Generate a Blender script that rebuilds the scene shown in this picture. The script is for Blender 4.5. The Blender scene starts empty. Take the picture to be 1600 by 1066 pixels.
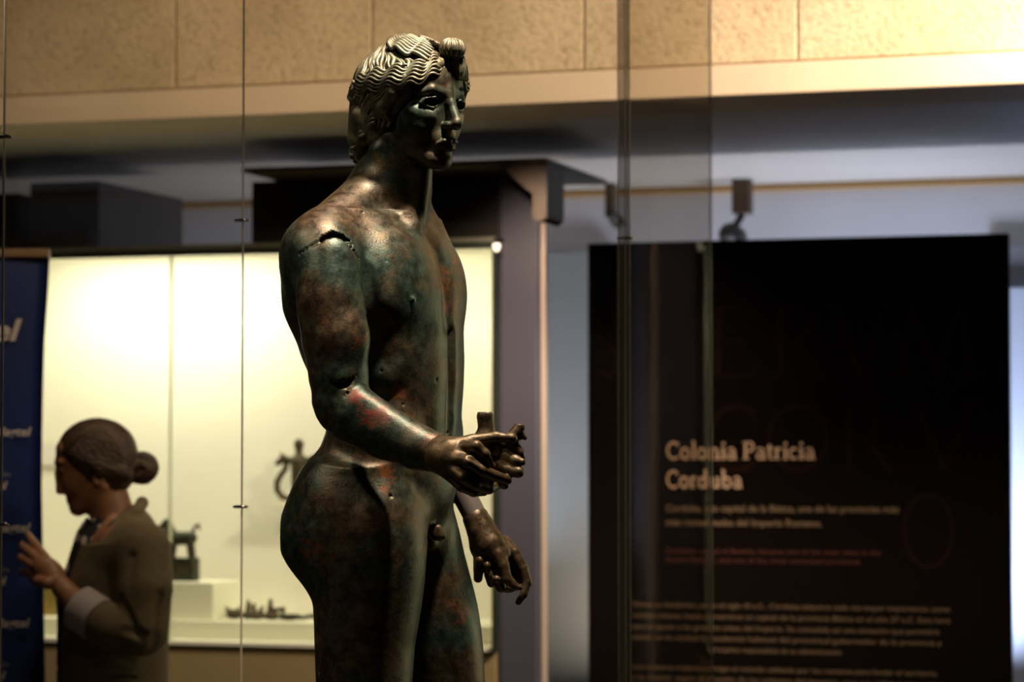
import bpy, bmesh, math, random
import numpy as np
from mathutils import Vector, Matrix

random.seed(7)
rng = np.random.RandomState(5)
scene = bpy.context.scene
COL = scene.collection

# ---------------------------------------------------------------- camera
F_PX = 4200.0                       # focal length for the 1600 px wide frame
PITCH = math.atan(180.0 / F_PX)     # the horizon lies at row 713
CAM_Z = 1.55
Y0 = 4.42                           # distance of the statue
cam_d = bpy.data.cameras.new('camera')
cam_d.sensor_width = 36.0
cam_d.lens = F_PX * 36.0 / 1600.0
cam_d.clip_start = 0.05
cam_d.clip_end = 60
cam_d.dof.use_dof = True
cam_d.dof.focus_distance = Y0 - 0.13
cam_d.dof.aperture_fstop = 4.5
cam = bpy.data.objects.new('camera', cam_d)
cam.location = (0, 0, CAM_Z)
cam.rotation_euler = (math.pi / 2 + PITCH, 0, 0)
COL.objects.link(cam)
scene.camera = cam

# ---------------------------------------------------------------- world, exposure
scene.view_settings.view_transform = 'Standard'
scene.view_settings.look = 'None'
scene.view_settings.gamma = 1.0
scene.view_settings.use_curve_mapping = False
scene.view_settings.exposure = 0.0
world = bpy.data.worlds.new('world')
scene.world = world
world.use_nodes = True
world.node_tree.nodes['Background'].inputs[0].default_value = (0.75, 0.8, 1.0, 1)
world.node_tree.nodes['Background'].inputs[1].default_value = 0.012


# ---------------------------------------------------------------- helpers: pixels to points
def P(px, py, Y):
    """world point seen at pixel (px, py), at distance Y along the floor from the camera"""
    u = (px - 800.0) / F_PX
    v = (533.0 - py) / F_PX
    dy = math.cos(PITCH) - v * math.sin(PITCH)
    dz = math.sin(PITCH) + v * math.cos(PITCH)
    t = Y / dy
    return Vector((u * t, Y, CAM_Z + dz * t))


class Space:
    """local units of one picture pixel at distance Y; origin under the horizon"""
    def __init__(s, Y):
        s.Y = Y
        s.s = Y / F_PX

    def pt(s, px, py, d=0.0):
        w = P(px, py, s.Y + d * s.s)
        return np.array([w.x / s.s, (w.y - s.Y) / s.s, (w.z - CAM_Z) / s.s])

    def world(s, v):
        v = np.asarray(v, dtype=np.float64)
        return v * s.s + np.array([0, s.Y, CAM_Z])


# ---------------------------------------------------------------- lamps
def aim(o, target):
    d = Vector(target) - o.location
    o.rotation_euler = d.to_track_quat('-Z', 'Y').to_euler()


def area(name, loc, target, power, color, size, size_y=None, spread=180):
    l = bpy.data.lights.new(name, 'AREA')
    l.energy = power
    l.color = color
    l.size = size
    l.spread = math.radians(spread)
    if size_y:
        l.shape = 'RECTANGLE'
        l.size_y = size_y
    o = bpy.data.objects.new(name, l)
    o.location = loc
    aim(o, target)
    COL.objects.link(o)
    return o


def spot(name, loc, target, power, color, angle, blend=0.6, radius=0.04):
    l = bpy.data.lights.new(name, 'SPOT')
    l.energy = power
    l.color = color
    l.spot_size = math.radians(angle)
    l.spot_blend = blend
    l.shadow_soft_size = radius
    o = bpy.data.objects.new(name, l)
    o.location = loc
    aim(o, target)
    COL.objects.link(o)
    return o


def behind(s, n, z):
    """point in the frame of the back wall, which is turned 17.5 degrees"""
    c, q = math.cos(math.radians(17.5)), math.sin(math.radians(17.5))
    return (s * c + n * q, -s * q + n * c, z)


# statue: one strong lamp high above, a little in front; a weaker one behind its shoulder; pale green light of other cases from the right
spot('statue_lamp', (0.12, Y0 - 0.42, 3.3), (-0.2, Y0, 1.6), 320, (1.0, 0.82, 0.62), 42, 0.5, 0.05)
spot('second_lamp', (-1.25, Y0 - 0.75, 3.1), (-0.22, Y0, 1.5), 62, (1.0, 0.78, 0.56), 30, 0.8, 0.06)
area('gallery_glow', (2.3, Y0 + 1.7, 1.6), (-0.2, Y0, 1.5), 8, (0.95, 0.95, 0.6), 0.5, 1.6, 110)
spot('case_fill', (-0.2, Y0 + 0.1, 2.72), (-0.2, Y0 + 0.1, 1.0), 10, (1.0, 0.82, 0.68), 130, 1.0, 0.06)  # weak fill added inside the glass case to brighten its corner joints
# warm wash on the beam, brighter at the right
area('beam_wash', (2.0, 4.9, 3.5), (1.0, 6.5, 2.72), 31, (1.0, 0.82, 0.66), 0.4, None, 62)
area('beam_wash', (-0.9, 4.6, 3.4), (-0.7, 6.8, 2.8), 6.5, (1.0, 0.76, 0.50), 0.5, None, 75)
# unseen fill lamps added behind cases and text panel; the lamp on the panel
area('back_wash', behind(-2.2, 8.35, 0.8), behind(-2.3, 8.3, 2.5), 7, (1.0, 0.78, 0.62), 0.4, 0.2)  # added warm fill for the rear ceiling
area('wall_fill', behind(-1.35, 8.35, 0.9), behind(-1.35, 8.75, 2.1), 22, (0.70, 0.79, 1.0), 0.5, 0.2, 150)  # bluish fill added in place of daylight on the back wall
area('wall_fill', behind(-2.9, 8.35, 1.2), behind(-3.0, 8.75, 2.1), 3, (0.72, 0.80, 1.0), 0.5, 0.2, 150)
area('panel_light', (1.5, 6.0, 3.0), (1.1, 7.6, 1.6), 7, (1.0, 0.84, 0.66), 0.3, None, 80)
spot('pillar_lamp', (-0.06, 6.95, 2.40), (0.03, 7.3, 2.16), 45, (1.0, 0.76, 0.62), 60, 1.0, 0.03)
spot('woman_fill', (-0.75, 5.9, 3.3), (-0.98, 6.5, 1.2), 48, (1.0, 0.82, 0.58), 36, 0.6, 0.06)  # fill added from above so the woman is not too dark


# ---------------------------------------------------------------- sculpting in a distance field
def smin(a, b, k):
    h = np.maximum(k - np.abs(a - b), 0.0) / k
    return np.minimum(a, b) - h * h * (k * 0.25)


class Field:
    def __init__(s, lo, hi, vox):
        s.lo = np.asarray(lo, dtype=np.float32)
        s.vox = float(vox)
        n = np.ceil((np.asarray(hi) - np.asarray(lo)) / vox).astype(int) + 1
        s.n = n
        s.ax = [(s.lo[i] + np.arange(n[i], dtype=np.float32) * np.float32(vox)) for i in range(3)]
        s.v = np.full(tuple(n), 12.0 * vox, dtype=np.float32)

    def box(s, lo, hi):
        a = np.clip(np.floor((np.asarray(lo) - s.lo) / s.vox).astype(int), 0, s.n)
        b = np.clip(np.ceil((np.asarray(hi) - s.lo) / s.vox).astype(int) + 1, 0, s.n)
        if np.any(b <= a):
            return None
        sl = tuple(slice(a[i], b[i]) for i in range(3))
        g = (s.ax[0][sl[0]][:, None, None], s.ax[1][sl[1]][None, :, None], s.ax[2][sl[2]][None, None, :])
        return sl, g

    def put(s, lo, hi, fn, k, sub=False):
        m = k + 3 * s.vox
        r = s.box(np.asarray(lo) - m, np.asarray(hi) + m)
        if r is None:
            return
        sl, (X, Y, Z) = r
        d = fn(X, Y, Z).astype(np.float32)
        old = s.v[sl]
        if sub:
            s.v[sl] = -smin(-old, d, k) if k > 0 else np.maximum(old, -d)
        else:
            s.v[sl] = smin(old, d, k) if k > 0 else np.minimum(old, d)

    def cone(s, a, b, ra, rb, k=4.0, sub=False, flat=None):
        """rounded cone from a to b; flat=(axis vector, factor) squeezes it along an axis"""
        a = np.asarray(a, float)
        b = np.asarray(b, float)
        lo = np.minimum(a - ra, b - rb)
        hi = np.maximum(a + ra, b + rb)
        ba = b - a
        L2 = float(ba @ ba) + 1e-6

        def fn(X, Y, Z):
            px, py, pz = X - a[0], Y - a[1], Z - a[2]
            t = np.clip((px * ba[0] + py * ba[1] + pz * ba[2]) / L2, 0, 1)
            qx, qy, qz = px - t * ba[0], py - t * ba[1], pz - t * ba[2]
            if flat is None:
                q = np.sqrt(qx * qx + qy * qy + qz * qz)
            else:
                ax, fac = flat
                w = qx * ax[0] + qy * ax[1] + qz * ax[2]
                q = np.sqrt(np.maximum(qx * qx + qy * qy + qz * qz - w * w, 0) + (w / fac) ** 2)
            return q - (ra + (rb - ra) * t)
        s.put(lo, hi, fn, k, sub)

    def chain(s, pts, rs, k=4.0, sub=False, flat=None):
        for i in range(len(pts) - 1):
            s.cone(pts[i], pts[i + 1], rs[i], rs[i + 1], k if i == 0 else max(k * 0.6, 1.0), sub, flat)

    def ell(s, c, r, k=4.0, sub=False, rot=None):
        c = np.asarray(c, float)
        r = np.asarray(r, float)
        R = np.eye(3) if rot is None else np.asarray(rot, float)
        ext = np.sqrt(((R.T * r) ** 2).sum(1))

        def fn(X, Y, Z):
            px, py, pz = X - c[0], Y - c[1], Z - c[2]
            k0 = 0
            k1 = 0
            for i in range(3):
                w = px * R[i, 0] + py * R[i, 1] + pz * R[i, 2]
                k0 = k0 + (w / r[i]) ** 2
                k1 = k1 + (w / (r[i] * r[i])) ** 2
            k0 = np.sqrt(k0)
            return k0 * (k0 - 1.0) / np.maximum(np.sqrt(k1), 1e-6)
        s.put(c - ext, c + ext, fn, k, sub)

    def loft(s, zs, cx, cy, a, b, phi, n=2.3, k=4.0, smooth=10.0, sub=False):
        """stack of superellipses; phi turns the a axis from +x towards the viewer"""
        zs = np.asarray(zs, float)
        o = np.argsort(zs)
        zz = np.arange(zs.min() - 2, zs.max() + 2, 1.0)

        def prep(v):
            v = np.interp(zz, zs[o], np.broadcast_to(np.asarray(v, float), zs.shape)[o])
            w = int(smooth)
            if w > 1:
                ker = np.hanning(2 * w + 1)
                ker /= ker.sum()
                v = np.convolve(np.pad(v, w, mode='reflect', reflect_type='odd'), ker, mode='valid')
            return v
        vals = [prep(v) for v in (cx, cy, a, b, phi)]
        ext = float(max(vals[2].max(), vals[3].max())) * 1.05
        lo = (vals[0].min() - ext, vals[1].min() - ext, zz[0] - 2)
        hi = (vals[0].max() + ext, vals[1].max() + ext, zz[-1] + 2)

        def fn(X, Y, Z):
            z = Z.ravel()
            cxx, cyy, aa, bb, ph = [np.interp(z, zz, v)[None, None, :] for v in vals]
            co, si = np.cos(ph), np.sin(ph)
            dx, dy = X - cxx, Y - cyy
            f = dx * co - dy * si
            r = dx * si + dy * co
            q = (np.abs(f / aa) ** n + np.abs(r / bb) ** n + 1e-9) ** (1.0 / n)
            d = (q - 1.0) * np.minimum(aa, bb)
            cap = np.maximum(Z - zz[-1], zz[0] - Z)
            return np.maximum(d, cap)
        s.put(lo, hi, fn, k, sub)

    def mesh(s, smooth=2):
        """surface nets"""
        v = s.v
        ins = v < 0
        n = np.array(v.shape)
        c = np.zeros(tuple(n - 1), dtype=np.int8)
        for dx in (0, 1):
            for dy in (0, 1):
                for dz in (0, 1):
                    c += ins[dx:n[0] - 1 + dx, dy:n[1] - 1 + dy, dz:n[2] - 1 + dz]
        act = np.argwhere((c > 0) & (c < 8))
        idx = np.full(tuple(n - 1), -1, dtype=np.int32)
        idx[act[:, 0], act[:, 1], act[:, 2]] = np.arange(len(act))
        acc = np.zeros((len(act), 3))
        cnt = np.zeros(len(act))
        cor = {}
        for dx in (0, 1):
            for dy in (0, 1):
                for dz in (0, 1):
                    cor[(dx, dy, dz)] = v[act[:, 0] + dx, act[:, 1] + dy, act[:, 2] + dz]
        for axis in range(3):
            for p in (0, 1):
                for q in (0, 1):
                    c0 = [0, 0, 0]
                    oth = [i for i in range(3) if i != axis]
                    c0[oth[0]] = p
                    c0[oth[1]] = q
                    c1 = list(c0)
                    c1[axis] = 1
                    v0, v1 = cor[tuple(c0)], cor[tuple(c1)]
                    m = (v0 < 0) != (v1 < 0)
                    t = np.where(m, v0 / np.where(m, v0 - v1, 1), 0)
                    pos = np.tile(np.array(c0, float), (len(act), 1))
                    pos[:, axis] = t
                    acc[m] += pos[m]
                    cnt[m] += 1
        vert = (act + acc / cnt[:, None]) * s.vox + s.lo
        faces = []
        for axis in range(3):
            o1, o2 = (axis + 1) % 3, (axis + 2) % 3
            a = [slice(None)] * 3
            b = [slice(None)] * 3
            a[axis] = slice(0, n[axis] - 1)
            b[axis] = slice(1, n[axis])
            A, B = ins[tuple(a)], ins[tuple(b)]
            e = np.argwhere(A != B)
            e = e[(e[:, o1] > 0) & (e[:, o2] > 0) & (e[:, o1] < n[o1] - 1) & (e[:, o2] < n[o2] - 1)]
            flip = A[e[:, 0], e[:, 1], e[:, 2]]
            q = []
            for (u, w) in ((0, 0), (1, 0), (1, 1), (0, 1)):
                cc = e.copy()
                cc[:, o1] -= u
                cc[:, o2] -= w
                q.append(idx[cc[:, 0], cc[:, 1], cc[:, 2]])
            q = np.stack(q, 1)
            q[~flip] = q[~flip][:, ::-1]
            faces.append(q)
        F = np.concatenate(faces)
        F = F[(F >= 0).all(1)]
        for it in range(smooth):
            for lam in (0.5, -0.52):
                S = np.zeros_like(vert)
                N = np.zeros(len(vert))
                for i in range(4):
                    j = (i + 1) % 4
                    for ax_ in range(3):
                        S[:, ax_] += np.bincount(F[:, i], vert[F[:, j], ax_], len(vert))
                        S[:, ax_] += np.bincount(F[:, j], vert[F[:, i], ax_], len(vert))
                    N += np.bincount(F[:, i], minlength=len(vert)) + np.bincount(F[:, j], minlength=len(vert))
                vert = vert + lam * (S / np.maximum(N, 1)[:, None] - vert)
        return vert, F

    def hit(s, sp, px, py, d0=-400, d1=400, step=1.0):
        """first surface met by the sight line through a pixel; depth in local units"""
        for d in np.arange(d0, d1, step):
            p = sp.pt(px, py, d)
            i = np.round((p - s.lo) / s.vox).astype(int)
            if np.all(i >= 0) and np.all(i < s.n) and s.v[tuple(i)] < 0:
                return p
        return None


def mesh_from(name, V, Fc, mat, parent=None, smooth=True):
    me = bpy.data.meshes.new(name)
    V = np.asarray(V, dtype=np.float32)
    if isinstance(Fc, np.ndarray):
        k = Fc.shape[1]
        me.vertices.add(len(V))
        me.vertices.foreach_set('co', V.ravel())
        me.loops.add(Fc.size)
        me.loops.foreach_set('vertex_index', Fc.astype(np.int32).ravel())
        me.polygons.add(len(Fc))
        me.polygons.foreach_set('loop_start', np.arange(0, Fc.size, k, dtype=np.int32))
        me.polygons.foreach_set('loop_total', np.full(len(Fc), k, dtype=np.int32))
        me.update(calc_edges=True)
        me.validate()
    else:
        me.from_pydata([tuple(map(float, p)) for p in V], [], Fc)
        me.update()
    me.polygons.foreach_set('use_smooth', [smooth] * len(me.polygons))
    if mat is not None:
        me.materials.append(mat)
    o = bpy.data.objects.new(name, me)
    COL.objects.link(o)
    if parent is not None:
        o.parent = parent
        o.matrix_parent_inverse = Matrix.Identity(4)
        # parents are empties or meshes whose own matrix is kept in mind
        inv = wmat(parent).inverted()
        me.transform(inv)
    return o


def wmat(o):
    m = Matrix.LocRotScale(o.location, o.rotation_euler, o.scale)
    return wmat(o.parent) @ m if o.parent else m


def tag(o, label=None, cat=None, group=None, kind=None):
    if label:
        o['label'] = label
    if cat:
        o['category'] = cat
    if group:
        o['group'] = group
    if kind:
        o['kind'] = kind
    return o


def empty(name, loc, label, cat, group=None):
    o = bpy.data.objects.new(name, None)
    o.empty_display_size = 0.05
    o.location = loc
    COL.objects.link(o)
    return tag(o, label, cat, group)


def field_obj(name, fld, sp, mat, parent=None, smooth=2, keep=None):
    V, Fc = fld.mesh(smooth)
    if keep is not None:
        m = keep(V)
        Fc = Fc[m[Fc].all(1)]
        used = np.zeros(len(V), bool)
        used[Fc.ravel()] = True
        new = np.cumsum(used) - 1
        V = V[used]
        Fc = new[Fc]
    o = mesh_from(name, sp.world(V), Fc, mat, parent)
    return o


def tube_mesh(paths, sides=6, cap=True):
    """paths: list of (points Nx3, radii N) -> verts, quads/tris"""
    V, Fc = [], []
    for pts, rad in paths:
        pts = np.asarray(pts, float)
        n = len(pts)
        rad = np.broadcast_to(np.asarray(rad, float), (n,))
        T = np.gradient(pts, axis=0)
        T /= np.linalg.norm(T, axis=1)[:, None] + 1e-9
        up = np.array([0.31, 0.17, 0.93])
        base = len(V)
        N = np.cross(T[0], up)
        N /= np.linalg.norm(N)
        for i in range(n):
            N = N - (N @ T[i]) * T[i]
            N /= np.linalg.norm(N) + 1e-9
            Bn = np.cross(T[i], N)
            for j in range(sides):
                an = 2 * math.pi * j / sides
                V.append(pts[i] + rad[i] * (math.cos(an) * N + math.sin(an) * Bn))
        for i in range(n - 1):
            for j in range(sides):
                a = base + i * sides + j
                b = base + i * sides + (j + 1) % sides
                Fc.append((a, b, b + sides, a + sides))
        if cap:
            Fc.append(tuple(base + j for j in range(sides))[::-1])
            Fc.append(tuple(base + (n - 1) * sides + j for j in range(sides)))
    return np.array(V), Fc


def spline(pts, n):
    """Catmull-Rom through the points"""
    pts = np.asarray(pts, float)
    P_ = np.vstack([2 * pts[0] - pts[1], pts, 2 * pts[-1] - pts[-2]])
    out = []
    m = len(pts) - 1
    for i in range(n):
        u = i / (n - 1) * m
        k = min(int(u), m - 1)
        t = u - k
        p0, p1, p2, p3 = P_[k], P_[k + 1], P_[k + 2], P_[k + 3]
        out.append(0.5 * ((2 * p1) + (-p0 + p2) * t + (2 * p0 - 5 * p1 + 4 * p2 - p3) * t * t + (-p0 + 3 * p1 - 3 * p2 + p3) * t ** 3))
    return np.array(out)


def bevel_box(name, size, mat, parent=None, loc=(0, 0, 0), rot=0.0, bev=0.004, mtx=None):
    """box with its centre at loc, slightly bevelled"""
    bm = bmesh.new()
    bmesh.ops.create_cube(bm, size=1.0)
    for v in bm.verts:
        v.co = Vector((v.co.x * size[0], v.co.y * size[1], v.co.z * size[2]))
    if bev > 0:
        b = min(bev, min(size) * 0.3)
        bmesh.ops.bevel(bm, geom=list(bm.edges), offset=b, segments=2, affect='EDGES', profile=0.5)
    M = mtx if mtx is not None else Matrix.LocRotScale(Vector(loc), Matrix.Rotation(rot, 3, 'Z'), Vector((1, 1, 1)))
    bm.transform(M)
    if parent is not None:
        bm.transform(wmat(parent).inverted())
    me = bpy.data.meshes.new(name)
    bm.to_mesh(me)
    bm.free()
    if mat is not None:
        me.materials.append(mat)
    o = bpy.data.objects.new(name, me)
    COL.objects.link(o)
    if parent is not None:
        o.parent = parent
    return o


# ---------------------------------------------------------------- materials
def new_mat(name):
    m = bpy.data.materials.new(name)
    m.use_nodes = True
    nt = m.node_tree
    return m, nt, nt.nodes['Principled BSDF']


def simple(name, col, rough=0.6, metal=0.0, noise=0.0, scale=20.0, bump=0.0, spec=0.5, bscale=None):
    m, nt, b = new_mat(name)
    b.inputs['Base Color'].default_value = (*col, 1)
    b.inputs['Roughness'].default_value = rough
    b.inputs['Metallic'].default_value = metal
    b.inputs['Specular IOR Level'].default_value = spec
    tc = nt.nodes.new('ShaderNodeTexCoord')
    if noise > 0:
        n = nt.nodes.new('ShaderNodeTexNoise')
        n.inputs['Scale'].default_value = scale
        n.inputs['Detail'].default_value = 5
        nt.links.new(tc.outputs['Object'], n.inputs['Vector'])
        r = nt.nodes.new('ShaderNodeValToRGB')
        r.color_ramp.elements[0].position = 0.3
        r.color_ramp.elements[1].position = 0.7
        r.color_ramp.elements[0].color = (*[c * (1 - noise) for c in col], 1)
        r.color_ramp.elements[1].color = (*[min(1, c * (1 + noise)) for c in col], 1)
        nt.links.new(n.outputs['Fac'], r.inputs['Fac'])
        nt.links.new(r.outputs['Color'], b.inputs['Base Color'])
    if bump > 0:
        n2 = nt.nodes.new('ShaderNodeTexNoise')
        n2.inputs['Scale'].default_value = bscale or scale * 3
        n2.inputs['Detail'].default_value = 6
        nt.links.new(tc.outputs['Object'], n2.inputs['Vector'])
        bp = nt.nodes.new('ShaderNodeBump')
        bp.inputs['Strength'].default_value = bump
        bp.inputs['Distance'].default_value = 0.01
        nt.links.new(n2.outputs['Fac'], bp.inputs['Height'])
        nt.links.new(bp.outputs['Normal'], b.inputs['Normal'])
    return m


def bronze_mat(name, rust_spots=(), green=(0.032, 0.055, 0.042), brown=(0.07, 0.042, 0.022), green_amt=0.5, gloss=0.33):
    """old bronze: brown metal, green patina and red patches round the given world points"""
    m, nt, b = new_mat(name)
    N, L = nt.nodes, nt.links
    geo = N.new('ShaderNodeNewGeometry')

    def noise(scale, detail=6, rough=0.6, dist=0.0):
        n = N.new('ShaderNodeTexNoise')
        n.inputs['Scale'].default_value = scale
        n.inputs['Detail'].default_value = detail
        n.inputs['Roughness'].default_value = rough
        n.inputs['Distortion'].default_value = dist
        L.new(geo.outputs['Position'], n.inputs['Vector'])
        return n

    def ramp(src, p0, p1, c0=(0, 0, 0, 1), c1=(1, 1, 1, 1)):
        r = N.new('ShaderNodeValToRGB')
        r.color_ramp.elements[0].position = p0
        r.color_ramp.elements[1].position = p1
        r.color_ramp.elements[0].color = c0
        r.color_ramp.elements[1].color = c1
        L.new(src, r.inputs['Fac'])
        return r

    def mix(fac, a, c):
        x = N.new('ShaderNodeMix')
        x.data_type = 'RGBA'
        if hasattr(fac, 'node'):
            L.new(fac, x.inputs[0])
        else:
            x.inputs[0].default_value = fac
        for s_, k in ((a, 6), (c, 7)):
            if hasattr(s_, 'node'):
                L.new(s_, x.inputs[k])
            else:
                x.inputs[k].default_value = (*s_, 1)
        return x.outputs[2]
    big = noise(7.0, 5, 0.55, 0.3)
    fine = noise(60.0, 8, 0.7)
    mid = noise(22.0, 6, 0.65, 0.4)
    patina = ramp(big.outputs['Fac'], 0.62 - 0.3 * green_amt, 0.78 - 0.3 * green_amt)
    col = mix(patina.outputs['Color'], brown, green)
    olive = ramp(mid.outputs['Fac'], 0.5, 0.68)
    col = mix(olive.outputs['Color'], col, (0.085, 0.06, 0.028))
    # darker pores and mottling
    mot = ramp(fine.outputs['Fac'], 0.36, 0.62, (0.45, 0.45, 0.45, 1), (1.3, 1.3, 1.3, 1))
    mm = N.new('ShaderNodeMix')
    mm.data_type = 'RGBA'
    mm.blend_type = 'MULTIPLY'
    mm.inputs[0].default_value = 0.9
    L.new(col, mm.inputs[6])
    L.new(mot.outputs['Color'], mm.inputs[7])
    col = mm.outputs[2]
    # red and orange corrosion
    total = None
    for (w, rad, amt) in rust_spots:
        d = N.new('ShaderNodeVectorMath')
        d.operation = 'DISTANCE'
        d.inputs[1].default_value = tuple(w)
        L.new(geo.outputs['Position'], d.inputs[0])
        mr = N.new('ShaderNodeMapRange')
        mr.inputs['From Min'].default_value = rad
        mr.inputs['From Max'].default_value = rad * 0.2
        mr.inputs['To Min'].default_value = 0
        mr.inputs['To Max'].default_value = amt
        L.new(d.outputs['Value'], mr.inputs['Value'])
        if total is None:
            total = mr.outputs['Result']
        else:
            mx = N.new('ShaderNodeMath')
            mx.operation = 'MAXIMUM'
            L.new(total, mx.inputs[0])
            L.new(mr.outputs['Result'], mx.inputs[1])
            total = mx.outputs[0]
    rn = noise(40.0, 9, 0.8, 0.5)
    if total is None:
        src = rn.outputs['Fac']
    else:
        ad = N.new('ShaderNodeMath')
        ad.operation = 'MULTIPLY_ADD'
        ad.inputs[1].default_value = 0.235
        L.new(total, ad.inputs[0])
        L.new(rn.outputs['Fac'], ad.inputs[2])
        src = ad.outputs[0]
    rust = ramp(src, 0.60, 0.76)
    hue = noise(12.0, 2)
    hr = ramp(hue.outputs['Fac'], 0.45, 0.56, (0.15, 0.024, 0.012, 1), (0.16, 0.052, 0.014, 1))
    col = mix(rust.outputs['Color'], col, hr.outputs['Color'])
    L.new(col, b.inputs['Base Color'])
    me = N.new('ShaderNodeMapRange')
    me.inputs['To Min'].default_value = 0.55
    me.inputs['To Max'].default_value = 0.15
    L.new(rust.outputs['Color'], me.inputs['Value'])
    L.new(me.outputs['Result'], b.inputs['Metallic'])
    rr = N.new('ShaderNodeMapRange')
    rr.inputs['From Min'].default_value = 0.3
    rr.inputs['From Max'].default_value = 0.7
    rr.inputs['To Min'].default_value = gloss - 0.06
    rr.inputs['To Max'].default_value = gloss + 0.24
    L.new(fine.outputs['Fac'], rr.inputs['Value'])
    L.new(rr.outputs['Result'], b.inputs['Roughness'])
    b.inputs['Specular IOR Level'].default_value = 0.6
    bp = N.new('ShaderNodeBump')
    bp.inputs['Strength'].default_value = 0.5
    bp.inputs['Distance'].default_value = 0.0010
    bn = noise(260.0, 5, 0.65)
    L.new(bn.outputs['Fac'], bp.inputs['Height'])
    bp2 = N.new('ShaderNodeBump')
    bp2.inputs['Strength'].default_value = 0.10
    bp2.inputs['Distance'].default_value = 0.004
    L.new(mid.outputs['Fac'], bp2.inputs['Height'])
    L.new(bp.outputs['Normal'], bp2.inputs['Normal'])
    L.new(bp2.outputs['Normal'], b.inputs['Normal'])
    return m

# ================================================================ THE BRONZE YOUTH
ST = Space(Y0)
PHI = math.radians(25)
cF = np.array([math.cos(PHI), -math.sin(PHI)])
cR = np.array([-math.sin(PHI), -math.cos(PHI)])


def B(f, r, py, ax=585.0, ad=0.0):
    """body frame: f towards the chest, r towards the statue's right, row py"""
    return ST.pt(ax + f * cF[0] + r * cR[0], py, ad + f * cF[1] + r * cR[1])


def body_rot(phi=PHI, tilt=0.0):
    """rows: forward, right, up"""
    f = np.array([math.cos(phi) * math.cos(tilt), -math.sin(phi) * math.cos(tilt), math.sin(tilt)])
    r = np.array([-math.sin(phi), -math.cos(phi), 0])
    u = np.cross(r, f)
    if u[2] < 0:
        u = -u
    return np.array([f, r, u])


def yz(py, d=0.0):
    return ST.pt(620, py, d)[2]


W_ = lambda px, py, d=0: ST.world(ST.pt(px, py, d))
bronze_head = bronze_mat('bronze_head', rust_spots=[
    (W_(704, 131, -90), .015, 1.1), (W_(650, 170, -80), .018, .7), (W_(716, 150, -90), .012, .8), (W_(604, 285, -50), .02, .8)],
    green=(0.04, 0.068, 0.052), green_amt=0.8, gloss=0.36)
bronze_hair = bronze_mat('bronze_hair', green=(0.19, 0.20, 0.14), brown=(0.19, 0.165, 0.11), green_amt=0.5, gloss=0.36)
bronze_hand = bronze_mat('bronze_hand', rust_spots=[(W_(775, 725, -300), .03, .45)], green=(0.06, 0.055, 0.03), brown=(0.10, 0.066, 0.033),
                         green_amt=0.4, gloss=0.34)
bronze_hand_far = bronze_mat('bronze_hand_far', rust_spots=[(W_(796, 860, 60), .03, .8), (W_(770, 830, 60), .02, .4)],
                             green=(0.05, 0.045, 0.025), brown=(0.085, 0.052, 0.027), green_amt=0.3, gloss=0.3)
support_grey = simple('support_grey', (0.11, 0.09, 0.085), rough=0.55)
dark_inside = simple('break_inside', (0.012, 0.009, 0.007), rough=0.9)


def neck(F, k=10):
    F.cone(ST.pt(625, 225, -8), ST.pt(616, 290, -2), 51, 53, k)
    F.cone(ST.pt(616, 290, -2), ST.pt(604, 350, 4), 53, 60, k)
    # neck muscles and throat
    F.cone(ST.pt(594, 235, -40), ST.pt(645, 352, -52), 15, 9, 12)
    F.cone(ST.pt(655, 262, -30), ST.pt(650, 330, -34), 20, 18, 14)


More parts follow.
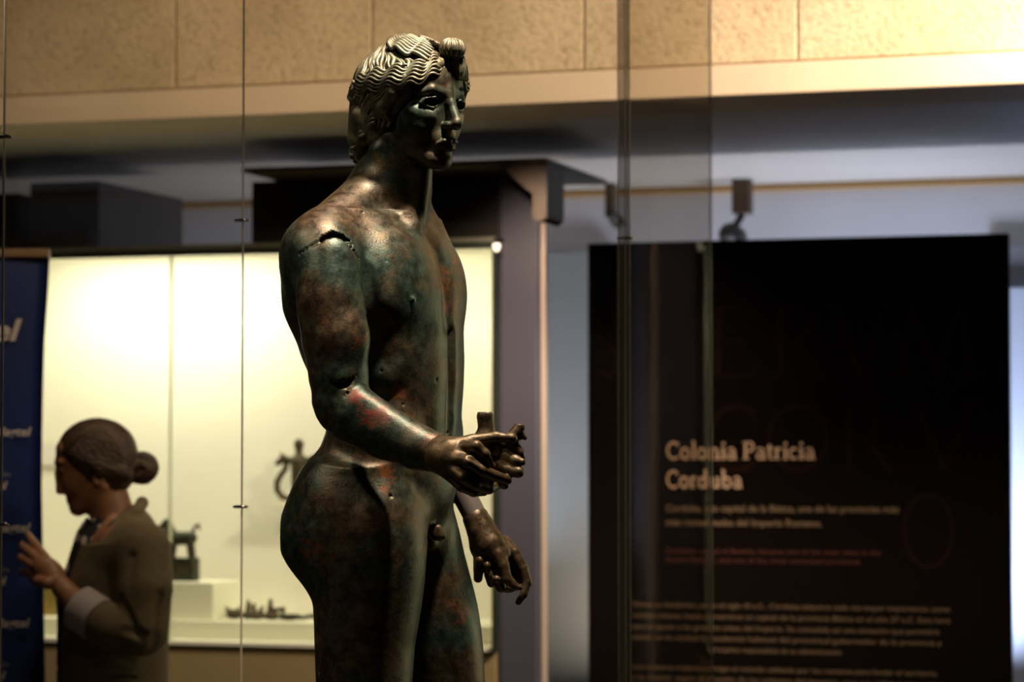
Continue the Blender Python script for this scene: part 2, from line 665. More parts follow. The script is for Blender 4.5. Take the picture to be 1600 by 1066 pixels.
def build_body():
    F = Field(ST.pt(420, 1230, -330) - 5, ST.pt(790, 238, 270) + 5, 2.6)
    # -------- trunk: rows measured on the outline
    rows = [  # py, left, right, half breadth, exponent kept constant
        (352, 560, 665, 92), (375, 520, 690, 128), (400, 486, 703, 146), (430, 464, 713, 155), (460, 450, 722, 158),
        (490, 452, 725, 156), (520, 461, 724, 152), (560, 474, 725, 146), (600, 492, 724, 138), (640, 507, 721, 130),
        (670, 514, 720, 128), (700, 503, 720, 134), (740, 482, 718, 142), (780, 470, 708, 144), (815, 480, 695, 130), (850, 500, 680, 100)]
    n = 2.35
    m = n / (n - 1)
    zs, cx, cy, a, b, ph = [], [], [], [], [], []
    for (py, l, r_, hb) in rows:
        pl, pr = ST.pt(l, py, 0), ST.pt(r_, py, 0)
        w = (pr[0] - pl[0]) / 2
        aa = (max(w ** m - (hb * math.sin(PHI)) ** m, 100) ** (1 / m)) / math.cos(PHI)
        zs.append(pl[2])
        cx.append((pl[0] + pr[0]) / 2)
        cy.append(0)
        a.append(aa)
        b.append(hb)
        ph.append(PHI)
    F.loft(zs, cx, cy, a, b, ph, n=n, k=2, smooth=16)
    BR = body_rot()
    # neck, trapezius, shoulders
    neck(F, 22)
    F.cone(ST.pt(592, 285, 8), ST.pt(515, 362, -110), 34, 42, 34)
    F.cone(ST.pt(630, 300, 20), ST.pt(668, 385, 110), 30, 36, 30)
    F.ell(ST.pt(500, 395, -140), (60, 60, 60), 26)
    F.ell(ST.pt(487, 425, -108), (42, 52, 66), 26, rot=BR)
    F.ell(ST.pt(664, 412, 142), (46, 54, 52), 20, rot=BR)
    # collar bones
    F.ell(B(42, 46, 400), (44, 74, 46), 48, rot=BR)
    F.ell(B(42, -46, 400), (44, 70, 46), 48, rot=BR)
    # breast muscles
    F.ell(B(64, 68, 452), (44, 78, 58), 36, rot=body_rot(PHI + .25, .12))
    F.ell(B(69, -70, 444), (44, 76, 58), 32, rot=body_rot(PHI - .25, .12))
    F.cone(B(88, 30, 484), B(62, 118, 470), 20, 24, 18)
    F.cone(B(90, -30, 484), B(66, -100, 470), 21, 22, 16)
    F.cone(B(124, -2, 410), B(132, -2, 505), 7, 6, 24, sub=True)
    # straight belly muscles and the furrow between them
    for sgn in (1, -1):
        F.cone(B(72, sgn * 30, 520, 598), B(64, sgn * 30, 590, 606), 34, 34, 16)
        F.cone(B(64, sgn * 30, 600, 606), B(58, sgn * 27, 650, 612), 34, 33, 12)
        F.cone(B(58, sgn * 26, 660, 612), B(58, sgn * 18, 735, 606), 34, 30, 12)
    F.cone(B(112, -10, 520, 598), B(100, -10, 720, 610), 4, 4, 16, sub=True)
    # rib arch
    F.cone(B(98, 36, 516, 595), B(52, 112, 590, 600), 8, 12, 26)
    F.cone(B(98, -40, 520, 595), B(60, -112, 596, 600), 9, 14, 16)
    # flank muscle above the hip, fold of the groin
    F.ell(B(16, 98, 672, 610), (56, 34, 44), 34, rot=BR)
    F.ell(B(20, -100, 676, 610), (50, 34, 38), 24, rot=BR)
    F.cone(B(80, 78, 770, 606), B(88, 58, 794, 606), 2, 4, 22, sub=True)
    F.cone(B(84, 62, 790, 606), B(94, 22, 832, 606), 7, 6, 12, sub=True)
    F.cone(B(84, -62, 790, 606), B(94, -22, 832, 606), 7, 6, 12, sub=True)
    # lower belly
    F.ell(B(38, 0, 760, 606), (62, 78, 62), 22, rot=BR)
    # back: shoulder blade, long muscles, furrow
    F.ell(B(-62, 84, 450, 575), (34, 58, 66), 26, rot=BR)
    F.ell(B(-62, -84, 450, 575), (34, 58, 66), 26, rot=BR)
    F.cone(B(-118, 0, 420, 575), B(-104, 0, 690, 612), 10, 9, 18, sub=True)
    # hips and buttocks
    F.ell(ST.pt(545, 815, -70), (100, 84, 96), 30, rot=BR)
    F.ell(ST.pt(508, 836, -78), (66, 66, 66), 22, rot=BR)
    F.ell(ST.pt(540, 830, 66), (70, 70, 70), 22, rot=BR)
    F.ell(ST.pt(520, 770, -80), (44, 58, 52), 34, rot=BR)
    F.cone(ST.pt(560, 775, -172), ST.pt(535, 850, -180), 14, 22, 46, sub=True)
    F.cone(B(-150, -4, 770, 590), B(-120, -4, 900, 590), 8, 6, 12, sub=True)
    # -------- near leg
    rows = [(745, 505, 622, 56), (775, 480, 644, 74), (800, 464, 656, 84), (830, 450, 663, 88), (862, 453, 666, 89), (890, 465, 665, 88),
            (915, 478, 663, 87), (940, 489, 660, 85), (970, 491, 655, 83), (1010, 492, 648, 79), (1066, 494, 644, 75), (1130, 505, 638, 68),
            (1200, 520, 634, 62)]
    n2 = 2.1
    m2 = n2 / (n2 - 1)

    def leg(rows, d0, d1, F=F, n2=n2, m2=m2, k=14, phi=math.radians(22)):
        zs, cx, cy, a, b, ph = [], [], [], [], [], []
        for i, (py, l, r_, hb) in enumerate(rows):
            d = d0 + (d1 - d0) * i / (len(rows) - 1)
            pl, pr = ST.pt(l, py, d), ST.pt(r_, py, d)
            w = (pr[0] - pl[0]) / 2
            aa = (max(w ** m2 - (hb * math.sin(phi)) ** m2, 100) ** (1 / m2)) / math.cos(phi)
            zs.append(pl[2])
            cx.append((pl[0] + pr[0]) / 2)
            cy.append(d)
            a.append(aa)
            b.append(hb)
            ph.append(phi)
        F.loft(zs, cx, cy, a, b, ph, n=n2, k=k, smooth=14)
    leg(rows, -78, -92, k=34)
    # -------- far leg
    rows2 = [(770, 560, 700, 60), (800, 556, 710, 76), (830, 556, 718, 82), (867, 560, 726, 84), (908, 566, 737, 84), (943, 572, 746, 82),
             (981, 578, 752, 80), (1022, 584, 756, 77), (1066, 590, 758, 72), (1130, 606, 754, 66), (1200, 620, 750, 60)]
    leg(rows2, 72, 84)
    # genitals, small
    F.cone(ST.pt(666, 818, -36), ST.pt(684, 838, -46), 11, 8, 6)
    F.ell(ST.pt(672, 846, -26), (13, 20, 17), 5, rot=BR)
    F.cone(ST.pt(684, 826, -46), ST.pt(691, 838, -48), 7, 6, 4)
    # -------- near arm
    F.chain([ST.pt(511, 412, -158), ST.pt(517, 470, -172), ST.pt(524, 530, -180), ST.pt(529, 588, -184), ST.pt(535, 632, -184)],
            [54, 51, 50, 44, 41], 7)
    F.ell(ST.pt(506, 470, -196), (38, 22, 66), 14)
    F.ell(ST.pt(540, 530, -200), (34, 26, 48), 14)
    F.chain([ST.pt(537, 636, -184), ST.pt(556, 650, -192), ST.pt(604, 677, -212), ST.pt(650, 698, -236), ST.pt(700, 714, -260)],
            [42, 43, 39, 33.5, 27], 7)
    F.cone(ST.pt(520, 628, -188), ST.pt(524, 655, -186), 28, 15, 12)
    F.cone(ST.pt(562, 628, -214), ST.pt(640, 680, -240), 20, 14, 14)
    # hollow between arm and breast
    F.cone(ST.pt(575, 418, -168), ST.pt(588, 520, -170), 5, 8, 10, sub=True)
    # -------- far arm
    F.chain([ST.pt(662, 420, 150), ST.pt(650, 520, 176), ST.pt(640, 640, 190)], [44, 42, 36], 8)
    F.chain([ST.pt(640, 645, 190), ST.pt(668, 700, 178), ST.pt(712, 758, 150)], [36, 36, 30], 8)
    # nipples
    for (px, py) in ((645, 468),):
        p = F.hit(ST, px, py)
        if p is not None:
            F.ell(p + np.array([0, 0, 0]), (4.2, 3.0, 4.2), 4)
    # -------- breaks in the bronze
    def crack(pts, rads):
        prev = None
        for (px, py), r_ in zip(pts, rads):
            p = F.hit(ST, px, py)
            if p is None:
                prev = None
                continue
            q = p + np.array([0, 0.0, 0])
            if prev is not None:
                F.cone(prev[0], q, prev[1], r_, 0.6, sub=True)
                F.cone(prev[0] + np.array([0, 7, 0]), q + np.array([0, 7, 0]), prev[1] * .9, r_ * .9, 0.6, sub=True)
                F.cone(prev[0] + np.array([0, 14, 0]), q + np.array([0, 14, 0]), prev[1] * .8, r_ * .8, 0.6, sub=True)
            prev = (q, r_)
    crack([(462, 409), (466, 398), (474, 394), (480, 388), (489, 384), (493, 380), (500, 378), (506, 371), (513, 369), (519, 366), (525, 368), (533, 369),
           (538, 374), (544, 377), (547, 386), (553, 393), (558, 402), (561, 410)],
          [1.2, 1.2, 1.5, 1.4, 1.8, 2.2, 3.4, 4.0, 4.6, 5.0, 4.6, 4.6, 4.2, 3.4, 2.6, 1.8, 1.5, 1.2])
    crack([(518, 598), (524, 601), (531, 603), (538, 602), (545, 598), (549, 594), (554, 590), (558, 586)],
          [2, 4.2, 5.5, 5.5, 4.5, 2.6, 2.0, 1.6])
    crack([(540, 605), (544, 614), (538, 622)], [1.5, 1.8, 1.2])
    crack([(699, 676), (695, 681), (691, 684), (689, 690), (684, 692), (680, 699), (675, 704), (672, 712), (668, 722), (668, 734)],
          [2.0, 2.4, 2.0, 2.2, 1.6, 1.6, 1.3, 1.2, 1.1, 1.1])
    for (px, py, r_) in ((610, 775, 3.2), (682, 594, 2.4), (596, 580, 2.0), (603, 407, 1.8), (566, 331, 1.8), (630, 632, 2.2), (651, 1000, 2), (560, 1002, 2)):
        p = F.hit(ST, px, py)
        if p is not None:
            F.ell(p, (r_, r_ * 1.6, r_), 0.5, sub=True)
    return F


def build_low_legs():
    F = Field(ST.pt(455, 1640, -300) - 5, ST.pt(800, 1080, 200) + 5, 6.0)
    for (xs, d, lean) in ((0, -90, 0), (109, 82, 0)):
        g_ = 66 if xs == 0 else 73
        pts = [(575 + xs, 1120, d, g_), (575 + xs, 1165, d, g_), (576 + xs, 1200, d, 60), (577 + xs, 1235, d, 52), (574 + xs, 1300, d, 52), (568 + xs, 1400, d, 40), (564 + xs, 1510, d, 27), (564 + xs, 1560, d, 27)]
        F.chain([ST.pt(a, b, c) for (a, b, c, _) in pts], [q[3] for q in pts], 10)
        fy = lambda dd, h_: 713 + h_ / (1 + dd * ST.s / Y0)
        F.cone(ST.pt(560 + xs, fy(d, 862), d), ST.pt(668 + xs, fy(d - 40, 870), d - 40), 28, 17, 14)
        F.ell(ST.pt(594 + xs, 1190, d - 10), (52, 46, 44), 16)
    return F


# ---------------------------------------------------------------- head
PH_H = math.radians(44)
HC = ST.pt(641, 166, -16)
HR = body_rot(PH_H, -0.07)          # rows: forward, right, up


def Hd(f, r, u):
    return HC + f * HR[0] + r * HR[1] + u * HR[2]


def build_head():
    F = Field(ST.pt(530, 318, -140) - 4, ST.pt(742, 66, 110) + 4, 1.35)
    E = lambda c, r, k=6, sub=False: F.ell(Hd(*c), r, k, sub, rot=HR)
    Cn = lambda a, b, ra, rb, k=6, sub=False: F.cone(Hd(*a), Hd(*b), ra, rb, k, sub)
    E((-8, 0, 22), (86, 66, 74), 2)
    E((36, 0, -22), (50, 57, 66), 12)
    E((50, 0, 36), (38, 54, 42), 14)
    for s in (1, -1):
        Cn((0, 44 * s, -50), (66, 15 * s, -84), 12, 12, 16)
        E((47, 30 * s, -26), (25, 24, 28), 14)
        Cn((85, 6 * s, 18), (79, 30 * s, 22), 4, 4, 7)
        Cn((79, 30 * s, 22), (64, 50 * s, 15), 4, 4, 8)
        Cn((58, 48 * s, -12), (76, 28 * s, -18), 8, 6, 12)
    E((72, 0, -84), (18, 20, 17), 10)
    E((79, 0, -56), (13, 21, 18), 12)
    E((60, 0, 10), (24, 40, 30), 10)
    # eye hollows, then the empty eyes with their lids
    for s in (1, -1):
        E((93, 31 * s, 2), (17, 18, 13), 6, True)
        E((70, 31 * s, 1), (12, 15, 10.5), 3)
        Cn((80, 15 * s, 3), (83.0, 27 * s, 9), 1.5, 2.0, 3)
        Cn((83.0, 27 * s, 9), (78.5, 41 * s, 6.5), 2.0, 1.8, 3)
        Cn((78.5, 41 * s, 6.5), (71, 48 * s, 0), 1.8, 1.4, 3)
        Cn((80, 15 * s, 2), (81, 29 * s, -6), 1.3, 1.6, 3)
        Cn((81, 29 * s, -6), (72, 47 * s, -1), 1.6, 1.3, 3)
        E((82, 30.5 * s, 1.8), (13, 12.5, 6.6), 1.0, True)
    # nose
    Cn((84, 0, 24), (91, 0, 2), 7.5, 7, 6)
    Cn((91, 0, 2), (106, 0, -26), 7, 8, 4)
    E((105, 0, -29), (9.5, 9.5, 7.5), 4)
    for s in (1, -1):
        E((95, 9.5 * s, -32), (10, 6.2, 6.6), 4)
        E((96, 6.5 * s, -38.5), (5.5, 3, 3.2), 1.5, True)
    # mouth
    Cn((95.5, 4, -55), (92.5, 12, -56.5), 4.6, 3.6, 3)
    Cn((92.5, 12, -56.5), (85.5, 19.5, -61.5), 3.6, 2.0, 3)
    Cn((95.5, -4, -55), (92.5, -12, -56.5), 4.6, 3.6, 3)
    Cn((92.5, -12, -56.5), (85.5, -19.5, -61.5), 3.6, 2.0, 3)
    Cn((93, 0, -66), (90, 9, -66), 5.2, 4.2, 3)
    Cn((93, 0, -66), (90, -9, -66), 5.2, 4.2, 3)
    Cn((90, 9, -66), (84, 18, -63), 4.2, 2, 3)
    Cn((90, -9, -66), (84, -18, -63), 4.2, 2, 3)
    Cn((99, 0, -60.5), (94, 13, -60.5), 1.7, 1.5, 2, True)
    Cn((94, 13, -60.5), (86.5, 20.5, -62.2), 1.5, 1.3, 2, True)
    Cn((99, 0, -60.5), (94, -13, -60.5), 1.7, 1.5, 2, True)
    Cn((94, -13, -60.5), (86.5, -20.5, -62.2), 1.5, 1.3, 2, True)
    Cn((99, 0, -44), (99, 0, -50), 2.2, 2.2, 3, True)
    Cn((94, -9, -76), (94, 9, -76), 4.5, 4.5, 6, True)
    # ear, half under the hair
    for s in (1, -1):
        E((-6, 68 * s, -12), (13, 5, 20), 4)
        E((-3, 72 * s, -10), (7, 4, 12), 3, True)
    neck(F, 10)
    return F


# ---------------------------------------------------------------- hair
HA = (95.0, 79.0, 84.0)     # half axes of the hair cap
HO = (-8.0, 0.0, 20.0)


def Hs(lam, bet, out=0.0):
    """point on the hair cap: azimuth from the face towards the right ear, elevation, degrees"""
    l, b_ = math.radians(lam), math.radians(bet)
    return Hd(HO[0] + (HA[0] + out) * math.cos(b_) * math.cos(l), HO[1] + (HA[1] + out) * math.cos(b_) * math.sin(l),
              HO[2] + (HA[2] + out) * math.sin(b_))


def fringe(lam):
    """lower edge of the hair cap"""
    a = abs(lam)
    return float(np.interp(a, [0, 18, 40, 62, 80, 100, 130, 180], [32, 24, 12, 7, 4, 0, -8, -12]))


def build_hair():
    F = Field(ST.pt(516, 275, -150) - 4, ST.pt(746, 48, 125) + 4, 1.7)
    F.ell(Hd(*HO), (HA[0] - 5, HA[1] - 5, HA[2] - 5), 1, rot=HR)
    # take the face opening away
    zs = lambda lam, out=0: Hs(lam, fringe(lam) - 3, out)
    F.ell(Hd(88, 0, -40), (60, 78, 92), 4, True, rot=HR)
    F.ell(Hd(60, 0, -80), (62, 90, 62), 4, True, rot=HR)
    F.ell(Hd(0, 0, -110), (60, 60, 52), 8, True, rot=HR)
    # fringe roll
    for s in (1, -1):
        pts = [Hs(s * l, fringe(l) + 3, -1 + 2 * math.sin(l * .11)) for l in range(2, 150, 6)]
        F.chain(pts, [8 + 1.5 * math.sin(i * 1.1) for i in range(len(pts))], 3)
    # hair behind the ears down to the nape
    for s in (1, -1):
        F.chain([Hd(-40, 66 * s, -20), Hd(-52, 56 * s, -52), Hd(-60, 40 * s, -78)], [20, 19, 14], 8)
        F.chain([Hd(-10, 73 * s, 4), Hd(-24, 70 * s, -30), Hd(-30, 60 * s, -55)], [11, 11, 8], 6)
    F.chain([Hd(-84, 0, -10), Hd(-82, 0, -50), Hd(-78, 0, -72)], [22, 24, 22], 8)
    for s in (1, -1):
        F.chain([Hd(50, 62 * s, 36), Hd(34, 70 * s, 14), Hd(14, 70 * s, -8), Hd(-8, 66 * s, -20)], [10, 11, 13, 12], 8)
        F.ell(Hd(-26, 54 * s, -28), (32, 18, 38), 8, rot=HR)
    # topknot
    F.ell(Hd(79, -7, 88), (21, 19, 17), 3, rot=HR)
    F.ell(Hd(84, -20, 62), (11, 12, 22), 4, rot=HR)
    return F


def wavy(a, b_, n, amp, waves, ph, out0=0, out1=0, lift=0.0, power=1.0):
    """strand over the cap from (lam,bet) a to b_, waving sideways"""
    out = []
    da = np.array(b_) - np.array(a)
    L = math.hypot(*da) + 1e-6
    nx, ny = -da[1] / L, da[0] / L
    for i in range(n):
        t = i / (n - 1)
        w = amp * math.sin(waves * 2 * math.pi * t + ph) * min(1, t * 3 + .3) ** power
        lam = a[0] + da[0] * t + nx * w
        bet = a[1] + da[1] * t + ny * w
        out.append(Hs(lam, bet, out0 + (out1 - out0) * t + lift * math.sin(waves * 2 * math.pi * t + ph + 1.2)))
    return np.array(out)


def build_strands():
    P_ = []
    rs = np.random.RandomState(3)
    taper = lambda n, r, e=.45: r * (e + (1 - e) * np.sin(np.pi * np.clip(np.linspace(0.03, .97, n), 0, 1)) ** .6)
    # side locks: from the crown down to the fringe, all round; wavy near the tips
    for s in (1, -1):
        for j, l in enumerate(np.arange(34, 181, 5.0)):
            n = 40
            a = (s * (l * .55 + 80), 74)
            t = np.linspace(0, 1, n)
            e = fringe(l) + 2
            pts = []
            for q in t:
                lam = a[0] + (s * l - a[0]) * q ** .8
                bet = a[1] + (e - a[1]) * q
                w = (3.4 + 1.2 * math.sin(j * 2.3)) * math.sin(q * (14 + math.sin(j * 1.7)) + j * .55) * (.25 + q)
                pts.append(Hs(lam + s * w, bet, -2.5 + 1.6 * math.sin(q * 15 + j * .55 + 1) * q + 5.5 * q ** 3))
            P_.append((np.array(pts), taper(n, 3.1 + .7 * math.sin(j * 1.9))))
    # thick wavy locks of the roll along the fringe
    for s in (1, -1):
        for j in range(7):
            n = 70
            pts = []
            for i in range(n):
                q = i / (n - 1)
                l = 4 + q * (150 if s > 0 else 140)
                w = 2.6 * math.sin(l * .30 + j * .35) + rs.normal(0, .05)
                pts.append(Hs(s * l, fringe(l) + (-6 + j * 3.5) * (1 - .2 * q) + w, 5.5 + 4.5 * min(1, l / 50.) * (1 if l < 90 else max(0, 1 - (l - 90) / 40.)) - .09 * max(0, l - 100) - .16 * (j - 3) ** 2 * 1.8 + 1.8 * math.sin(l * .30 + j * .35 + 1.0)))
            P_.append((np.array(pts), taper(n, 2.9, .5)))
    # front masses combed from the crown towards the knot, lying over the side locks
    for s in (1, -1):
        for j in range(9):
            n = 48
            u = j / 8
            a = (s * (178 - 78 * u), 78 - 16 * u)
            c = (s * (60 + 16 * u), 88 - 42 * u)
            d = (s * (7 + 15 * u), 66 - 34 * u)
            pts = []
            for i in range(n):
                t = i / (n - 1)
                q = [(1 - t) ** 2 * a[k] + 2 * t * (1 - t) * c[k] + t * t * d[k] for k in (0, 1)]
                w = 3.3 * math.sin(t * 21 + j * .42) * (.5 + .7 * t)
                pts.append(Hs(q[0] + s * w * .5, q[1] + w, -1.0 + 6.5 * min(1, t * 4) + 1.6 * math.sin(t * 19 + j * .3 + 1)))
            P_.append((np.array(pts), 3.6 * np.interp(np.linspace(0, 1, n), [0, .12, .35, .9, 1], [.25, .6, 1, .9, .5])))
    # locks hanging from the roll over the ears and the back of the head
    for s in (1, -1):
        for j, l in enumerate(np.arange(66, 181, 6.5)):
            pts = []
            for q in np.linspace(0, 1, 30):
                pts.append(Hs(s * (l + 6 * q + 2.2 * math.sin(q * 13 + j * .8)), fringe(l) - 4 - q * (44 if l < 100 else 52), 4 - 1 * q + 1.5 * math.sin(q * 13 + j)))
            P_.append((np.array(pts), taper(30, 4.6)))
    for s in (1, -1):
        for j in range(5):
            pts = []
            for q in np.linspace(0, 1, 26):
                f_ = 54 - 66 * q
                pts.append(Hd(f_, s * (62 + 20 * math.sin(math.pi * .5 * min(1, q * 1.5))), 46 - 50 * q - (j - 2) * 5.5 + 2.4 * math.sin(q * 16 + j * .5)))
            P_.append((np.array(pts), taper(26, 3.4)))
    for s in (1, -1):
        for j in range(7):
            pts = []
            for q in np.linspace(0, 1, 30):
                pts.append(Hd(30 - 58 * q - j * 5, s * (80 - 6 * q - j * 1.2 + 2 * math.sin(q * 14 + j)), 26 - j * 9 - 44 * q + 2.2 * math.sin(q * 15 + j * .7)))
            P_.append((np.array(pts), taper(30, 4.4)))
    # short locks turned on the forehead
    for (l, b0, l1, b1) in ((10, 34, 16, 22), (22, 30, 30, 20), (34, 28, 27, 17), (-10, 34, -16, 22), (-22, 30, -30, 20), (2, 36, -4, 24)):
        P_.append((wavy((l, b0), (l1, b1), 12, 1.6, .8, 0, 3, 1.0), taper(12, 3.4, .3)))
    # topknot: ribs from its front to its crown
    kc = Hd(79, -7, 88)
    for j in range(16):
        an = 2 * math.pi * j / 16
        pts = []
        for q in np.linspace(-1.45, 1.35, 16):
            v = np.array([19 * math.cos(q) * math.cos(an) + 1, 18 * math.cos(q) * math.sin(an), 15.5 * math.sin(q)])
            pts.append(kc + v[0] * HR[0] + v[1] * HR[1] + v[2] * HR[2])
        P_.append((np.array(pts), taper(16, 3.1, .4)))
    for j in range(6):
        pts = [Hd(86 + 5 * math.sin(q * 3), -12 - 15 * q + (j - 2.5) * 3.6, 82 - 42 * q) for q in np.linspace(0, 1, 14)]
        P_.append((np.array(pts), taper(14, 3.0, .4)))
    # nape: locks falling behind the ears, ending in curls
    for s in (1, -1):
        for j in range(6):
            t = np.linspace(0, 1, 24)
            pts = [Hd(-20 - j * 11 - 14 * q, (80 - j * 6 - 16 * q) * s + 2.5 * math.sin(q * 11 + j), -2 - j * 1.5 - 66 * q + 2 * math.sin(q * 9 + j)) for q in t]
            P_.append((np.array(pts), taper(24, 4.6, .4)))
    for (cf, cr, cu, R_) in ((-92, 22, -80, 11), (-90, 2, -86, 11), (-78, 42, -76, 10), (-62, 52, -70, 9), (-88, -24, -78, 10), (-84, 30, -64, 10), (-95, 6, -66, 11), (-76, -44, -72, 9)):
        pts = []
        for q in np.linspace(0, 1, 34):
            an = q * 2 * math.pi * 1.9
            rr = R_ * (1 - .62 * q)
            pts.append(Hd(cf + rr * math.cos(an), cr + (q - .5) * 9, cu + rr * math.sin(an)))
        P_.append((np.array(pts), taper(34, 4.6, .5)))
    return P_


# ---------------------------------------------------------------- hands
def build_near_hand():
    F = Field(ST.pt(655, 800, -420) - 3, ST.pt(840, 628, -180) + 3, 1.2)
    p = lambda x, y, d=0: ST.pt(x, y, -280 + d)
    # wrist, palm
    F.chain([p(690, 711, 18), p(702, 714, 12)], [28.5, 28], 3)
    F.chain([p(702, 714, 10), p(728, 722, 2)], [27, 26], 8)
    F.ell(p(728, 722, 14), (32, 22, 34), 10, rot=[[.9, 0, .3], [0, 1, 0], [-.3, 0, .9]])
    F.cone(p(702, 722, 5), p(727, 755, 10), 20, 14, 12)
    # thumb along the top
    F.chain([p(704, 700, -2), p(738, 689, 12), p(775, 683, 14), p(800, 686, 12)], [13, 9.5, 7.6, 7.2], 6)
    F.ell(p(798, 684, 12), (9, 8, 7), 3)
    # index
    F.chain([p(726, 700, -8), p(744, 698, -22), p(757, 710, -22), p(764, 728, -4), p(770, 730, 22)], [10, 9, 8.2, 7.6, 6.8], 4)
    # middle, reaching along what is held
    F.chain([p(715, 718, -14), p(732, 722, -30), p(752, 735, -24), p(774, 744, -8), p(793, 750, 6)], [11, 9.5, 8.6, 7.8, 7], 4)
    # ring
    F.chain([p(709, 734, -12), p(724, 746, -26), p(742, 757, -18), p(764, 764, 2), p(776, 758, 20)], [10.5, 9.6, 8.6, 7.8, 7], 4)
    # little finger
    F.chain([p(706, 744, 0), p(722, 760, -10), p(740, 768, 0), p(756, 768, 16)], [10, 8.6, 8, 7], 4)
    # the two finger tips coming round on the far side
    F.chain([p(770, 722, 26), p(796, 735, 14), p(810, 738, 6)], [11, 9.5, 8.6], 5)
    F.chain([p(790, 712, 20), p(806, 720, 10), p(816, 722, 6)], [10, 8, 5.4], 5)
    # hollows between the knuckles
    F.cone(p(733, 713, -38), p(752, 724, -34), 3.6, 3, 3, sub=True)
    F.cone(p(722, 733, -38), p(742, 745, -34), 3, 2.6, 3, sub=True)
    return F


def build_fragment():
    F = Field(ST.pt(735, 775, -330) - 3, ST.pt(835, 630, -180) + 3, 1.2)
    p = lambda x, y, d=0: ST.pt(x, y, -246 + d)
    # stump standing up behind the thumb
    F.chain([p(758, 651, 0), p(760, 668), p(758, 692)], [12.5, 12, 19], 4)
    F.cone(p(758, 610), p(758, 643), 10, 9.5, 0.8, sub=True)
    for (x, y, r_) in ((751, 640, 3.5), (762, 641, 2.6), (768, 638, 3.2)):
        F.ell(p(x, y), (r_, 30, 3.2), .8, sub=True)
    # body held in the fingers
    F.chain([p(758, 694, 8), p(782, 714, 12), p(772, 742, 8)], [19, 23, 21], 8)
    F.chain([p(772, 740, -12), p(784, 752, -10), p(788, 758, -8)], [12, 10, 7], 5)
    # broken arm of it at the right
    F.chain([p(782, 696), p(800, 686), p(812, 668)], [13, 11, 8.5], 6)
    F.cone(p(808, 676), p(820, 684), 8.5, 3.8, 4)
    F.cone(p(820, 655, 0), p(812, 662, 0), 7, 6, 1, sub=True)
    F.chain([p(800, 690), p(812, 708), p(817, 718)], [9, 7, 4], 4)
    return F


def build_far_hand():
    F = Field(ST.pt(708, 965, 10) - 3, ST.pt(845, 775, 200) + 3, 1.2)
    p = lambda x, y, d=0: ST.pt(x, y, 105 + d)
    wr = p(744, 812)
    F.chain([p(744, 811, 4), p(752, 828, 2), p(766, 852, -4), p(780, 866, -6)], [21.5, 23.5, 25, 20], 4)
    F.ell(p(758, 856, 6), (24, 18, 30), 8, rot=[[.86, 0, .5], [0, 1, 0], [-.5, 0, .86]])
    # index finger, long, bent down and back
    F.chain([p(788, 848, 6), p(803, 864, 2), p(817, 888, -2), p(824, 910, -4), p(818, 928, -8), p(810, 941, -10)], [12, 10, 8.6, 7.4, 7, 5], 3)
    # thumb / middle between
    F.chain([p(778, 866, -18), p(786, 884, -22), p(792, 905, -24), p(806, 917, -22)], [12, 10, 8.6, 6.4], 4)
    F.ell(p(811, 918, -22), (6, 5, 5), 2)
    F.chain([p(795, 868, 14), p(806, 888, 12), p(810, 906, 8)], [14, 11, 8], 6)
    # fingers folded into the palm
    F.chain([p(748, 868, -6), p(748, 890, -8), p(747, 904, -4)], [9, 8.6, 7.2], 2)
    F.ell(p(750, 876, -18), (6.5, 7, 7), 3)
    F.chain([p(762, 872, -8), p(765, 898, -14), p(768, 911, -8)], [9.5, 8.6, 7.6], 2)
    F.ell(p(761, 884, -22), (6, 7, 7), 3)
    F.chain([p(776, 882, -6), p(779, 908, -12), p(783, 918, -8)], [10, 9.4, 8.6], 2)
    F.ell(p(776, 905, -24), (7, 7, 6), 3)
    F.ell(p(794, 918, 4), (14, 10, 9), 4)
    return F


def build_sleeve():
    F = Field(ST.pt(700, 835, 40) - 3, ST.pt(785, 735, 220) + 3, 1.6)
    p = lambda x, y, d=0: ST.pt(x, y, 105 + d)
    F.chain([p(718, 760, 14), p(742, 806, 5)], [19.5, 19], 1)
    return F


# ---------------------------------------------------------------- put the statue together
STATUE = empty('bronze_statue', tuple(W_(620, 1604, 0)),
               'patinated bronze statue of a nude youth standing in the glass case', 'statue')
zbase = yz(1604)
FB = build_body()
spots = []
for (px, py, rad, amt) in ((604, 738, .030, 1.05), (582, 712, .026, 1.05), (618, 722, .02, 1.0), (560, 708, .02, .7), (600, 762, .022, .8), (690, 440, .05, .6),
                           (706, 480, .05, .6), (668, 415, .03, .45), (590, 645, .05, .75), (556, 618, .022, 1.1), (668, 690, .03, .7), (500, 862, .07, .5), (620, 612, .03, .8),
                           (715, 420, .04, .7), (560, 530, .04, .5), (545, 352, .035, .4), (720, 950, .05, .45), (640, 650, .025, .6), (500, 500, .05, .3), (655, 860, .02, .5)):
    h_ = FB.hit(ST, px, py, step=2.0)
    if h_ is not None:
        spots.append((tuple(ST.world(h_)), rad, amt))
bronze_body = bronze_mat('bronze_body', rust_spots=spots, green_amt=0.62)
field_obj('body', FB, ST, bronze_body, STATUE, 2, keep=lambda V: V[:, 2] > yz(1178))
field_obj('lower_legs', build_low_legs(), ST, bronze_body, STATUE, 2, keep=lambda V: V[:, 2] < yz(1158))
head = field_obj('head', build_head(), ST, bronze_head, STATUE, 1, keep=lambda V: (V[:, 2] > yz(306)))
hair = field_obj('hair', build_hair(), ST, bronze_hair, STATUE, 1)
tag(hair, 'wavy centre-parted bronze hair tied in a knot over the forehead')
SV, SF = tube_mesh(build_strands(), 7)
locks = mesh_from('hair_locks', ST.world(SV), SF, bronze_hair, hair)
tag(locks, kind='stuff')
rh = field_obj('right_hand', build_near_hand(), ST, bronze_hand, STATUE, 1)
